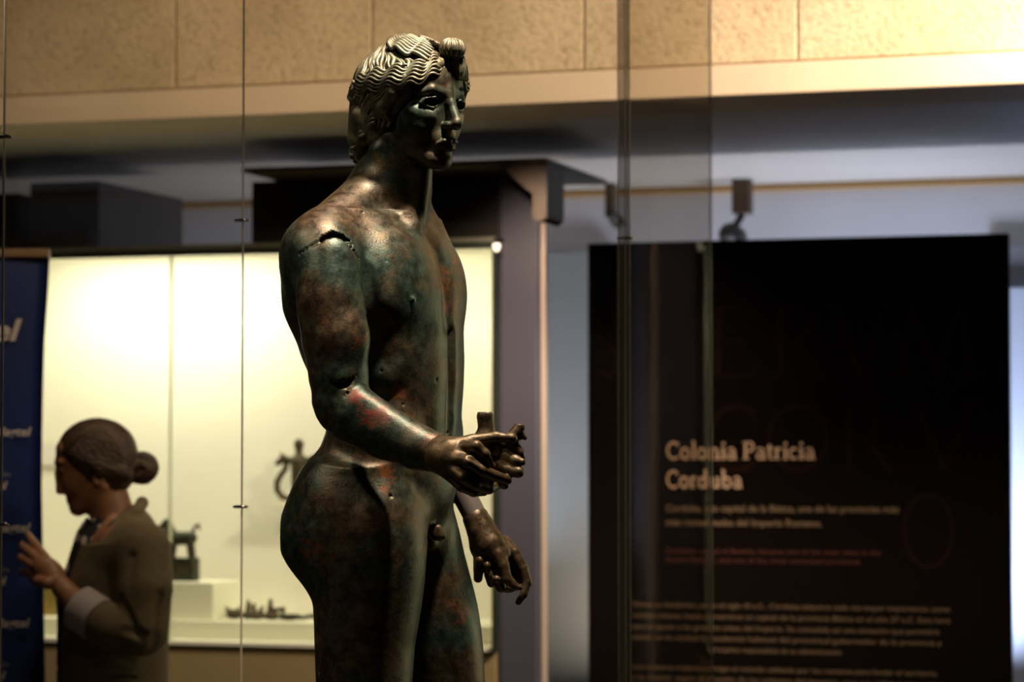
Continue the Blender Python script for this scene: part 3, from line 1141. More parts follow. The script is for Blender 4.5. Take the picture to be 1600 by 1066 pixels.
tag(field_obj('held_fragment', build_fragment(), ST, bronze_hand, rh, 1), 'broken stump of a lost object in the fingers')
lh = field_obj('left_hand', build_far_hand(), ST, bronze_hand_far, STATUE, 1)
tag(field_obj('wrist_support', build_sleeve(), ST, support_grey, STATUE, 1), 'smooth grey modern sleeve bridging the missing wrist')
bpy.context.view_layer.update()

# ================================================================ THE GALLERY
YAW = math.radians(17.5)
EX = np.array([math.cos(YAW), -math.sin(YAW)])
EN = np.array([math.sin(YAW), math.cos(YAW)])


def sz(px, py, n):
    """along-the-wall and height coordinates of pixel on the plane at wall distance n"""
    u = (px - 800.0) / F_PX
    v = (533.0 - py) / F_PX
    dy = math.cos(PITCH) - v * math.sin(PITCH)
    dz = math.sin(PITCH) + v * math.cos(PITCH)
    t = n / (u * EN[0] + dy * EN[1])
    return float(u * t * EX[0] + dy * t * EX[1]), float(CAM_Z + dz * t)


def wp(s, n, z):
    return Vector((s * EX[0] + n * EN[0], s * EX[1] + n * EN[1], z))


WM = Matrix(((EX[0], EN[0], 0, 0), (EX[1], EN[1], 0, 0), (0, 0, 1, 0), (0, 0, 0, 1)))


def wbox(name, s0, s1, n0, n1, z0, z1, mat, parent=None, bev=0.003):
    size = (abs(s1 - s0), abs(n1 - n0), abs(z1 - z0))
    M = WM @ Matrix.Translation(((s0 + s1) / 2, (n0 + n1) / 2, (z0 + z1) / 2))
    return bevel_box(name, size, mat, parent, bev=bev, mtx=M)


def prism(name, poly, n0, n1, mat, parent=None, horizontal=False, z0=0, z1=1):
    """poly in (s, z) pushed from n0 to n1, or in (s, n) pushed from z0 to z1"""
    k = len(poly)
    if horizontal:
        V = [wp(a, b, z0) for a, b in poly] + [wp(a, b, z1) for a, b in poly]
    else:
        V = [wp(a, n0, b) for a, b in poly] + [wp(a, n1, b) for a, b in poly]
    Fc = [tuple(range(k))[::-1], tuple(range(k, 2 * k))] + [(i, (i + 1) % k, (i + 1) % k + k, i + k) for i in range(k)]
    o = mesh_from(name, np.array([tuple(v) for v in V]), Fc, mat, parent, smooth=False)
    bm = bmesh.new()
    bm.from_mesh(o.data)
    bmesh.ops.recalc_face_normals(bm, faces=bm.faces)
    bm.to_mesh(o.data)
    bm.free()
    return o


def concrete_mat():
    m, nt, b = new_mat('beam_stone')
    N, L = nt.nodes, nt.links
    tc = N.new('ShaderNodeNewGeometry')
    n1 = N.new('ShaderNodeTexNoise')
    n1.inputs['Scale'].default_value = 3
    n1.inputs['Detail'].default_value = 4
    n2 = N.new('ShaderNodeTexNoise')
    n2.inputs['Scale'].default_value = 60
    n2.inputs['Detail'].default_value = 4
    n2.inputs['Roughness'].default_value = 0.7
    L.new(tc.outputs['Position'], n1.inputs['Vector'])
    L.new(tc.outputs['Position'], n2.inputs['Vector'])
    r1 = N.new('ShaderNodeValToRGB')
    r1.color_ramp.elements[0].position = .35
    r1.color_ramp.elements[1].position = .65
    r1.color_ramp.elements[0].color = (0.36, 0.27, 0.155, 1)
    r1.color_ramp.elements[1].color = (0.47, 0.36, 0.22, 1)
    r2 = N.new('ShaderNodeValToRGB')
    r2.color_ramp.elements[0].position = .28
    r2.color_ramp.elements[1].position = .50
    r2.color_ramp.elements[0].color = (0.62, 0.58, 0.52, 1)
    r2.color_ramp.elements[1].color = (1, 1, 1, 1)
    L.new(n1.outputs['Fac'], r1.inputs['Fac'])
    L.new(n2.outputs['Fac'], r2.inputs['Fac'])
    mx = N.new('ShaderNodeMix')
    mx.data_type = 'RGBA'
    mx.blend_type = 'MULTIPLY'
    mx.inputs[0].default_value = 1.0
    L.new(r1.outputs['Color'], mx.inputs[6])
    L.new(r2.outputs['Color'], mx.inputs[7])
    L.new(mx.outputs[2], b.inputs['Base Color'])
    bp = N.new('ShaderNodeBump')
    bp.inputs['Strength'].default_value = 0.5
    bp.inputs['Distance'].default_value = 0.01
    L.new(n2.outputs['Fac'], bp.inputs['Height'])
    L.new(bp.outputs['Normal'], b.inputs['Normal'])
    b.inputs['Roughness'].default_value = 0.85
    return m


M_stone = concrete_mat()
M_lip = simple('beam_lip_plaster', (0.48, 0.37, 0.25), 0.7, noise=.06, scale=3)
M_ceil = simple('ceiling_paint', (0.42, 0.39, 0.36), 0.55, noise=.05, scale=2)
M_back = simple('blue_grey_paint', (0.56, 0.57, 0.61), 0.7, noise=.04, scale=3)
M_back_low = simple('green_grey_board', (0.30, 0.33, 0.34), 0.7, noise=.05, scale=3)
M_wood = simple('brown_wood', (0.06, 0.034, 0.012), 0.5, noise=.25, scale=8)
M_black = simple('dark_brown_board', (0.010, 0.006, 0.004), 0.5, noise=.2, scale=6)
M_floor = simple('floor_stone', (0.16, 0.13, 0.10), 0.4, noise=.1, scale=3)
M_side = simple('side_wall_paint', (0.22, 0.17, 0.12), 0.8, noise=.05, scale=2)
M_pillar = simple('pillar_paint', (0.07, 0.068, 0.09), 0.45, noise=.04, scale=3)

# shell
tag(bevel_box('floor', (12, 16, .1), M_floor, loc=(0, 5, -.05), bev=0), kind='structure')
zb = (sz(0, 196, 6.6)[1] + sz(1600, 134, 6.6)[1]) / 2
zj = (sz(0, 152, 6.6)[1] + sz(1600, 83, 6.6)[1]) / 2
N_BACK = 8.8
tag(wbox('ceiling', -6.0, 3.2, 6.9, N_BACK, zb, zb + .12, M_ceil, bev=0), kind='structure')
tag(wbox('wall_back', -6.0, 3.2, N_BACK, N_BACK + .15, 0, zb + .12, M_back, bev=0), kind='structure')
tag(bevel_box('wall_left', (.15, 14, 3.6), simple('dark_side_paint', (.03, .024, .02), .9, spec=.1), loc=(-3.9, 4, 1.8), bev=0), kind='structure')
tag(bevel_box('wall_right', (.15, 14, 3.6), M_side, loc=(4.2, 3.2, 1.8), bev=0), kind='structure')
# concrete beam of five cast panels above a plaster lip
beam = tag(wbox('trim_1', -6.0, 3.2, 6.612, 6.9, zj - .01, zj + 1.1, M_lip, bev=0), kind='structure')
joints = [-6.0] + [sz(x, 60, 6.6)[0] for x in (-60, 274, 581, 912, 1246)] + [3.2]
for i in range(len(joints) - 1):
    wbox('cast_panel', joints[i] + .002, joints[i + 1] - .002, 6.6, 6.64, zj + .005, zj + 1.1, M_stone, beam, bev=.004)
tag(wbox('trim_2', -6.0, 3.2, 6.585, 6.9, zb, zj, M_lip, bev=.004), kind='structure')
# brown rail where ceiling meets the back wall
tag(wbox('trim_3', -6.0, 3.15, N_BACK - .04, N_BACK, sz(860, 310, N_BACK)[1], zb, simple('rail_ochre', (0.34, 0.20, 0.07), .6), bev=.003), kind='structure')
# lower boards of the back wall left of the text panel, and the lit pier at its right
s0, _ = sz(845, 600, N_BACK - .04)
s1, zt = sz(960, 392, N_BACK - .04)
tag(wbox('trim_4', s0, s1, N_BACK - .04, N_BACK, 0, zt, M_back_low), kind='structure')
s0, zt = sz(1540, 450, N_BACK - .06)
tag(wbox('trim_5', s0, s0 + .7, N_BACK - .06, N_BACK, 0, zt, simple('pale_blue_pier', (0.55, 0.62, 0.78), .6)), kind='structure')
s0, za = sz(1540, 384, N_BACK - .03)
tag(wbox('trim_6', s0, s0 + .7, N_BACK - .03, N_BACK, zt + .002, za, simple('grey_band', (0.20, 0.21, 0.24), .6)), kind='structure')

# ---------------------------------------------------------------- pillar right of the lit display case
NP = 7.33
pil = empty('pillar', tuple(wp(sz(815, 600, NP)[0], NP + .1, 0)), 'smooth grey square pillar between the lit display case and the dark text panel', 'pillar')
a0, _ = sz(778, 600, NP)
a1, _ = sz(843, 600, NP)
_, ztop = sz(800, 262, NP)
wbox('shaft', a0, a1, NP, NP + .05, 0, ztop - .004, M_pillar, pil, bev=.012)
a2, _ = sz(845, 600, NP + .01)
a3, _ = sz(853, 600, NP + .01)
tag(wbox('corner_guard', a1 + .0005, a3, NP + .006, NP + .03, 0, sz(850, 348, NP)[1], simple('pale_corner', (0.52, 0.42, 0.34), .35), pil, bev=.004), 'pale rounded corner strip')
lg, lz_ = sz(776, 387, NP - .05)
gl_m, gnt, gb = new_mat('lit_bulb')
gb.inputs['Emission Color'].default_value = (1.0, .85, .6, 1)
gb.inputs['Emission Strength'].default_value = 2.2
lamp = empty('case_downlight', tuple(wp(lg, NP - .05, lz_ + .02)), 'tiny glowing lamp at the top right corner of the display case', 'lamp')
V, Fc = tube_mesh([([tuple(wp(lg, NP - .05, lz_ + .028)), tuple(wp(lg, NP - .05, lz_ + .02)), tuple(wp(lg, NP - .05, lz_ + .012))], [.006, .011, .011])], 12)
mesh_from('cap', V, Fc, M_black, lamp)
V, Fc = tube_mesh([([tuple(wp(lg, NP - .05, lz_ + h_)) for h_ in (.0115, .006, -.002, -.009, -.012)], [.009, .011, .010, .006, .002])], 12)
tag(mesh_from('bulb', V, Fc, gl_m, lamp), 'glowing bulb')
V, Fc = tube_mesh([([tuple(wp(lg, NP - .05, lz_ + .024)), tuple(wp(lg, NP - .02, lz_ + .026)), tuple(wp(lg + .005, NP + .002, lz_ + .024))], .003)], 8)
mesh_from('bracket', V, Fc, M_black, lamp)
# brown canopy frame above
q = lambda x, y: sz(x, y, NP - .22)
poly = [q(376, 262.5), q(376, 251 + 9), q(852, 247), q(852, 338), q(841, 345), q(829, 339), q(829, 303), q(772, 262)]
can = empty('canopy_frame', tuple(wp(q(700, 255)[0], NP - .1, q(700, 255)[1])), 'dark brown canopy with black header above the display case, bracket at the pillar', 'canopy')
sA, zA = q(378, 261)
sB, zB = q(852, 248)
zT = (zA + zB) / 2
prism('top_board', [(sA, zT - .012), (sA, zT), (sB, zT), (sB, zT - .012)], NP - .22, NP + .42, M_wood, can)  # deepened backwards to shade the ceiling near the beam
bs = [q(776, 266), q(829, 303), q(829, 340), q(841, 346), q(851, 338), q(851, 262)]
bs = [(s_, min(z_, zT - .013)) for s_, z_ in bs]
prism('bracket', [(bs[0][0], zT - .013)] + bs[1:5] + [(bs[5][0], zT - .013)], NP - .2, NP - .03, M_wood, can)

# ---------------------------------------------------------------- dark headers above the lit case
NH = 7.3
sa, zt_ = sz(381, 264, NH)
sb, _ = sz(773, 300, NH)
zlo = (sz(200, 386, NH)[1] + sz(700, 372, NH)[1]) / 2
tag(wbox('header_box', sa, sb, NH + .06, NH + .24, zlo + .004, zT - .013, M_black, can), 'black-brown boxed header')
h2 = empty('cabinet_header', tuple(wp(sz(160, 330, NH)[0], NH + .3, zlo)), 'black-brown corner box above the display case at the left, its side slanting away', 'header')
p1, ztt = sz(48, 279, NH)
p2, ztt = sz(155, 283, NH)
p3, _ = sz(285, 318, NH + .6)
prism('box', [(p1, NH), (p2, NH), (p3, NH + .6), (p1, NH + .6)], 0, 0, M_black, h2, horizontal=True, z0=zlo + .004, z1=ztt)
p0, ztt0 = sz(28, 302, NH)
wbox('side_box', p0 - .5, p0, NH, NH + .6, zlo + .004, ztt0, simple('black_board', (.004, .004, .004), .6), h2)

# ---------------------------------------------------------------- the lit display case
NC = 7.3          # front glass
NCB = 7.74        # its back
cream = simple('case_lining', (0.78, 0.76, 0.66), 0.8, noise=.02, scale=4)
cream_ledge = simple('case_ledge', (0.76, 0.75, 0.60), 0.7)
olive = simple('case_plinth_paint', (0.27, 0.20, 0.09), 0.7, noise=.05, scale=3)
steel = simple('case_metal', (0.42, 0.42, 0.32), 0.35, metal=.8)
darkgreen = simple('case_gasket', (0.012, 0.018, 0.010), 0.5)
sL, _ = sz(-90, 600, NC)
sR, _ = sz(771, 600, NC)
_, zLedge = sz(400, 1004, NC)
case = empty('display_case', tuple(wp((sL + sR) / 2, NC + .3, 0)), 'large lit display case with cream lining behind the woman and the statue', 'display case')
wbox('plinth', sL, sR, NC + .02, NCB + .04, 0, zLedge - .012, olive, case)
wbox('ledge', sL, sR, NC, NCB, zLedge - .012, zLedge, cream_ledge, case, bev=.001)
wbox('back_lining', sL, sR, NCB, NCB + .03, zLedge, zlo, cream, case, bev=0)
wbox('side_lining', sR - .012, sR - .002, NC + .02, NCB, zLedge, zlo, cream, case, bev=0)
wbox('side_lining', sL, sL + .01, NC + .02, NCB, zLedge, zlo, cream, case, bev=0)
wbox('roof', sL, sR, NC + .03, NCB + .03, zlo - .012, zlo - .001, cream, case, bev=0)
wbox('top_rail', sL, sR + .01, NC - .015, NC + .02, zlo - .014, zlo, steel, case, bev=.002)
tag(wbox('gasket', sL, sR, NC - .01, NC + .02, zlo - .032, zlo - .0145, darkgreen, case, bev=.001), 'dark green seal under the metal rail')
tag(wbox('side_post', sR - .001, sR + .010, NC - .012, NC + .02, zLedge - .012, zlo - .015, darkgreen, case, bev=.002), 'dark green edge post')
sM, _ = sz(266, 600, NC)


def pane_mat(name, ior=1.45, tint=(0.97, 0.98, 0.96), maxf=0.6):
    m = bpy.data.materials.new(name)
    m.use_nodes = True
    nt = m.node_tree
    nt.nodes.clear()
    out = nt.nodes.new('ShaderNodeOutputMaterial')
    mx = nt.nodes.new('ShaderNodeMixShader')
    tr = nt.nodes.new('ShaderNodeBsdfTransparent')
    tr.inputs[0].default_value = (*tint, 1)
    gl = nt.nodes.new('ShaderNodeBsdfGlossy')
    gl.inputs['Roughness'].default_value = 0.0
    fr = nt.nodes.new('ShaderNodeFresnel')
    fr.inputs['IOR'].default_value = ior
    mn = nt.nodes.new('ShaderNodeMath')
    mn.operation = 'MINIMUM'
    mn.inputs[1].default_value = maxf
    nt.links.new(fr.outputs[0], mn.inputs[0])
    nt.links.new(mn.outputs[0], mx.inputs[0])
    nt.links.new(tr.outputs[0], mx.inputs[1])
    nt.links.new(gl.outputs[0], mx.inputs[2])
    nt.links.new(mx.outputs[0], out.inputs[0])
    return m


M_pane = pane_mat('clear_pane', 1.3, maxf=.35)
M_edge = simple('glass_edge', (0.16, 0.17, 0.12), 0.25)
M_edge_thin = simple('glass_edge_bright', (0.30, 0.28, 0.22), 0.25)
wbox('pane', sL, sM - .003, NC, NC + .008, zLedge + .001, zlo - .033, M_pane, case, bev=0)
wbox('pane', sM + .003, sR - .001, NC, NC + .008, zLedge + .001, zlo - .033, M_pane, case, bev=0)
tag(wbox('glass_joint', sM - .0028, sM + .0028, NC - .002, NC + .012, zLedge + .001, zlo - .015, simple('joint_pale', (0.55, 0.6, 0.42), .4), case, bev=.001), 'pale green joint between panes')
# steps inside
sPf, zP = sz(400, 972, NC + .1)
wbox('step', sL + .02, sR - .02, NC + .1, NCB - .001, zLedge + .0005, zP, cream_ledge, case, bev=.002)
# lamp strip in the roof of the case
area('case_lamp', tuple(wp(sz(190, 400, NC)[0], NC + .16, zlo - .03)), tuple(wp(sz(190, 400, NC)[0], NC + .44, zlo - .8)), 9.0, (1.0, 0.93, 0.74), 0.75, 0.05)
area('case_lamp', tuple(wp(sz(620, 400, NC)[0], NC + .16, zlo - .03)), tuple(wp(sz(620, 400, NC)[0], NC + .44, zlo - .8)), 3.2, (1.0, 0.92, 0.68), 0.4, 0.05)

# ---------------------------------------------------------------- things in the case
def box_thing(name, x0, x1, ytop, ybot, n0, n1, mat, label, cat):
    a, zt = sz(x0, ytop, n0)
    b, zb_ = sz(x1, ybot, n0)
    o = wbox(name, a, b, n0, n1, zb_, zt, mat, bev=.002)
    return tag(o, label, cat)


NB = NC + .14
ss, _ = sz(238, 950, NB)
s2, zbt = sz(333, 911, NB)
tag(wbox('riser_block', ss, s2, NB, NB + .2, zP + .0005, zbt, cream_ledge, bev=.002), 'cream riser block under the dark horse figurine', 'block')

dark_bronze = bronze_mat('dark_green_bronze', green=(0.018, 0.028, 0.014), brown=(0.03, 0.03, 0.015), green_amt=.5, gloss=.5)
relic = bronze_mat('relic_bronze', green=(0.05, 0.045, 0.02), brown=(0.07, 0.045, 0.02), green_amt=.4, gloss=.5)


def wspace_field(n, px, py, w, h_, depth, vox):
    """field in metres times 1000 around a wall point"""
    s_, z_ = sz(px, py, n)
    return s_, z_


class Wall3:
    """millimetre units in the wall frame, centred on a pixel"""
    def __init__(s, px, py, n):
        s.s0, s.z0 = sz(px, py, n)
        s.n = n
        s.k = None

    def pt(s, px, py, d=0.0):
        a, b = sz(px, py, s.n)
        return np.array([(a - s.s0) * 1000, d, (b - s.z0) * 1000])

    def world(s, V):
        V = np.asarray(V, float) / 1000
        a = V[:, 0] + s.s0
        n = V[:, 1] + s.n
        return np.stack([a * EX[0] + n * EN[0], a * EX[1] + n * EN[1], V[:, 2] + s.z0], 1)


MMPX = 1000 * 7.9 / F_PX     # millimetres per pixel in the case

# horse figurine
wsx = Wall3(285, 870, NB + .08)
F = Field((-95, -45, -90), (75, 45, 115), 1.8)
p = wsx.pt
_, ztopb = zbt, zbt
zb0 = (zbt - wsx.z0) * 1000
F.cone(p(283, 878, 0) * [1, 1, 0] + [0, 0, zb0 + 40], p(283, 878, 0) * [1, 1, 0] + [0, 0, zb0 + 38], 1, 1, 1)


def fbox(F, lo, hi, r=2.0):
    lo = np.asarray(lo, float)
    hi = np.asarray(hi, float)
    c, h_ = (lo + hi) / 2, (hi - lo) / 2 - r

    def fn(X, Y, Z):
        qx, qy, qz = np.abs(X - c[0]) - h_[0], np.abs(Y - c[1]) - h_[1], np.abs(Z - c[2]) - h_[2]
        out = np.sqrt(np.maximum(qx, 0) ** 2 + np.maximum(qy, 0) ** 2 + np.maximum(qz, 0) ** 2)
        return out + np.minimum(np.maximum(qx, np.maximum(qy, qz)), 0) - r
    F.put(lo, hi, fn, 2)


xl, xr = p(262, 880)[0], p(307, 880)[0]
fbox(F, (xl, -26, zb0 + .5), (xr, 26, p(0, 868)[2]))
for xx in (268, 300):
    for dd in (-14, 14):
        F.cone(p(xx, 872, dd), p(xx + (3 if xx < 280 else -3), 846, dd * .8), 6.5, 9, 3)
F.cone(p(271, 842, 0), p(298, 841, 0), 22, 20, 6)
F.cone(p(268, 838), p(261, 818), 20, 14, 8)
F.cone(p(262, 816), p(252, 824), 13, 9, 4)
F.cone(p(263, 812, 4), p(264, 807, 5), 4, 2, 3)
F.chain([p(300, 834), p(305, 823), p(310, 820), p(312, 828)], [6, 4.5, 4, 3.5], 3)
o = field_obj('horse_figurine', F, wsx, dark_bronze, None, 1)
tag(o, 'small dark green bronze horse on its own base, standing on the riser block', 'figurine')

# bracket ornament on the back wall
wo = Wall3(467, 740, NCB - .09)
F = Field((-90, -30, -95), (90, 30, 110), 1.8)
p = wo.pt
F.ell(p(467, 695), (16, 14, 19), 3)
F.cone(p(467, 704), p(467, 720), 12, 11, 3)
F.cone(p(467, 722), p(467, 776), 26, 21, 6)
for s_ in (1, -1):
    x = lambda v: 467 + s_ * v
    F.cone(p(x(6), 722), p(x(24), 717), 13, 10, 4)
    F.cone(p(x(24), 716), p(x(33), 724), 12, 9, 3)
    F.cone(p(x(27), 712), p(x(28), 708), 4, 3, 3)
    F.chain([p(x(20), 722), p(x(21), 733), p(x(28), 742), p(x(34), 753), p(x(34), 766), p(x(26), 777), p(x(14), 780), p(x(5), 778)], [9, 9, 9, 9.5, 9.5, 9.5, 9.5, 9], 3)
o = field_obj('bronze_ornament', F, wo, relic, None, 1)
tag(o, 'bronze ornament of a small head between two ring handles, on the small wall shelf', 'ornament')
sh0, shz = sz(421, 789, NCB - .13)
sh1, _ = sz(510, 789, NCB - .13)
shz2 = wo.z0 + p(0, 784)[2] / 1000 - .001
tag(wbox('wall_shelf', sh0, sh1, NCB - .13, NCB - .001, shz2 - .02, shz2, cream_ledge, bev=.001), 'small cream shelf under the bronze ornament', 'shelf')

# low things on the step
NS = NC + .2
ws = Wall3(420, 962, NS)
z0s = (zP - ws.z0) * 1000 + .5
rel_specs = []
F = Field((-40, -30, -10), (40, 30, 60), 1.6)


def relic_thing(name, px, build, mat, label, cat, group=None):
    w = Wall3(px, 962, NS)
    w.z0 = zP + .0008
    F = Field((-60, -40, -4), (60, 40, 80), 1.6)
    build(F)
    F.lo = F.lo * 1.25
    F.vox *= 1.25
    o = field_obj(name, F, w, mat, None, 1, keep=None)
    tag(o, label, cat, group)
    return o


def b1(F):
    F.ell((0, 0, 12), (22, 16, 12), 3)
    F.cone((-14, 0, 18), (-20, 0, 26), 6, 4, 4)
    F.cone((8, 0, 18), (14, 0, 28), 6, 3, 4)


def b2(F):
    F.ell((0, 0, 9), (17, 14, 9), 3)
    F.cone((0, 0, 12), (2, 0, 44), 8, 4, 5)
    F.cone((2, 0, 36), (12, 0, 28), 4, 3, 3)


def b3(F):
    F.ell((0, 0, 9), (22, 15, 9), 3)
    F.cone((-8, 0, 12), (-9, 2, 36), 8, 4, 5)
    F.cone((6, 0, 12), (14, -2, 30), 8, 4, 5)


def b4(F):
    F.ell((0, 0, 9), (24, 15, 9), 3)
    F.cone((-4, 0, 12), (-2, 0, 46), 9, 5, 5)
    F.cone((2, 0, 22), (32, 0, 26), 6, 5, 4)
    F.cone((30, 0, 26), (28, 0, 4), 5, 3, 4)


def b5(F):
    F.ell((0, 0, 9), (31, 24, 9), 1)
    F.ell((0, 0, 17), (25, 18, 9), 2, True)


def b6(F):
    F.cone((-24, 0, 5), (26, 4, 14), 4.5, 6.5, 2)
    F.cone((10, 0, 9), (26, -8, 6), 5, 4, 3)


relic_thing('bronze_bowl', 366, b1, relic, 'low lumpy brown bronze relic, leftmost of those on the step', 'relic')
relic_thing('bronze_relic', 387, b2, relic, 'small upright spiked bronze relic on the step, just right of the glass seam', 'relic')
relic_thing('bronze_relic', 402, b3, relic, 'two-pronged brown bronze relic in the middle of the group on the step', 'relic')
relic_thing('bronze_relic', 424, b4, relic, 'reddish bronze relic with a raised arm, beside the dark dish', 'relic')
relic_thing('dark_dish', 452, b5, dark_bronze, 'flat dark green oval dish on the step', 'dish')
relic_thing('green_relic', 484, b6, dark_bronze, 'thin green bronze piece lying beside the statue edge', 'relic')
# label card and a coloured print at the far left of the case
la, lz = sz(60, 692, NCB - .01)
lb, lz2 = sz(92, 727, NCB - .01)
cards = wbox('label_card', la, lb, NCB - .012, NCB - .008, lz2, lz, simple('card_white', (0.7, 0.66, 0.62), .6), bev=0)
tag(cards, 'pale label card on the back of the case, left of the woman', 'label')
ca, cz = sz(64, 915, NS)
cb_, _ = sz(88, 955, NS)
M_col, nt_, b_ = new_mat('coloured_print')
vn = nt_.nodes.new('ShaderNodeTexVoronoi')
vn.inputs['Scale'].default_value = 30
tcx = nt_.nodes.new('ShaderNodeTexCoord')
rr_ = nt_.nodes.new('ShaderNodeValToRGB')
rr_.color_ramp.elements[0].color = (0.03, 0.12, 0.03, 1)
rr_.color_ramp.elements[1].color = (0.45, 0.22, 0.05, 1)
nt_.links.new(tcx.outputs['Object'], vn.inputs['Vector'])
nt_.links.new(vn.outputs['Color'], rr_.inputs['Fac'])
nt_.links.new(rr_.outputs['Color'], b_.inputs['Base Color'])
tag(wbox('picture_card', ca, cb_, NS, NS + .01, zP + .0005, cz, M_col, bev=.001), 'green and orange picture card standing between banner and woman', 'card')

# ---------------------------------------------------------------- lettering helpers
def text_obj(name, body, size, mat, parent, M, bold=0.0, shear=0.0, sx=1.0, align='LEFT'):
    cu = bpy.data.curves.new(name + '_outline', 'FONT')
    cu.body = body
    cu.size = size
    cu.offset = bold
    cu.shear = shear
    cu.align_x = align
    cu.resolution_u = 3
    tmp = bpy.data.objects.new(name + '_outline', cu)
    COL.objects.link(tmp)
    bpy.context.view_layer.update()
    me = bpy.data.meshes.new_from_object(tmp)
    bpy.data.objects.remove(tmp)
    bpy.data.curves.remove(cu)
    me.name = name
    w = max(v.co.x for v in me.vertices)
    me.transform(M @ Matrix.Diagonal((sx, 1, 1, 1)))
    me.transform(wmat(parent).inverted())
    me.materials.clear()
    me.materials.append(mat)
    o = bpy.data.objects.new(name, me)
    COL.objects.link(o)
    o.parent = parent
    return o, w


def text_fit(name, body, x0, x1, ybase, n, size_px, mat, parent, bold=0.0, shear=0.0):
    """a line of print on a plane of the wall frame, from pixel x0 to x1"""
    a, z = sz(x0, ybase, n)
    b, _ = sz(x1, ybase, n)
    size = size_px * 8.2 / F_PX / 0.72
    cu_w = text_obj('probe', body, size, mat, parent, Matrix.Identity(4), bold * size, shear)
    w = cu_w[1]
    me = cu_w[0].data
    bpy.data.objects.remove(cu_w[0])
    bpy.data.meshes.remove(me)
    z1 = sz((x0 + x1) / 2, ybase, n)[1]
    M = Matrix(((EX[0], 0, EN[0], wp(a, n, z1).x), (EX[1], 0, EN[1], wp(a, n, z1).y), (0, 1, 0, z1), (0, 0, 0, 1)))
    # glyph plane: x along the wall, y up, facing the viewer
    return text_obj(name, body, size, mat, parent, M, bold * size, shear, (b - a) / w)[0]


def arc(cx, cy, rx, ry, a0, a1, n=12):
    return [(cx + rx * math.cos(math.radians(a0 + (a1 - a0) * i / n)), cy + ry * math.sin(math.radians(a0 + (a1 - a0) * i / n))) for i in range(n + 1)]


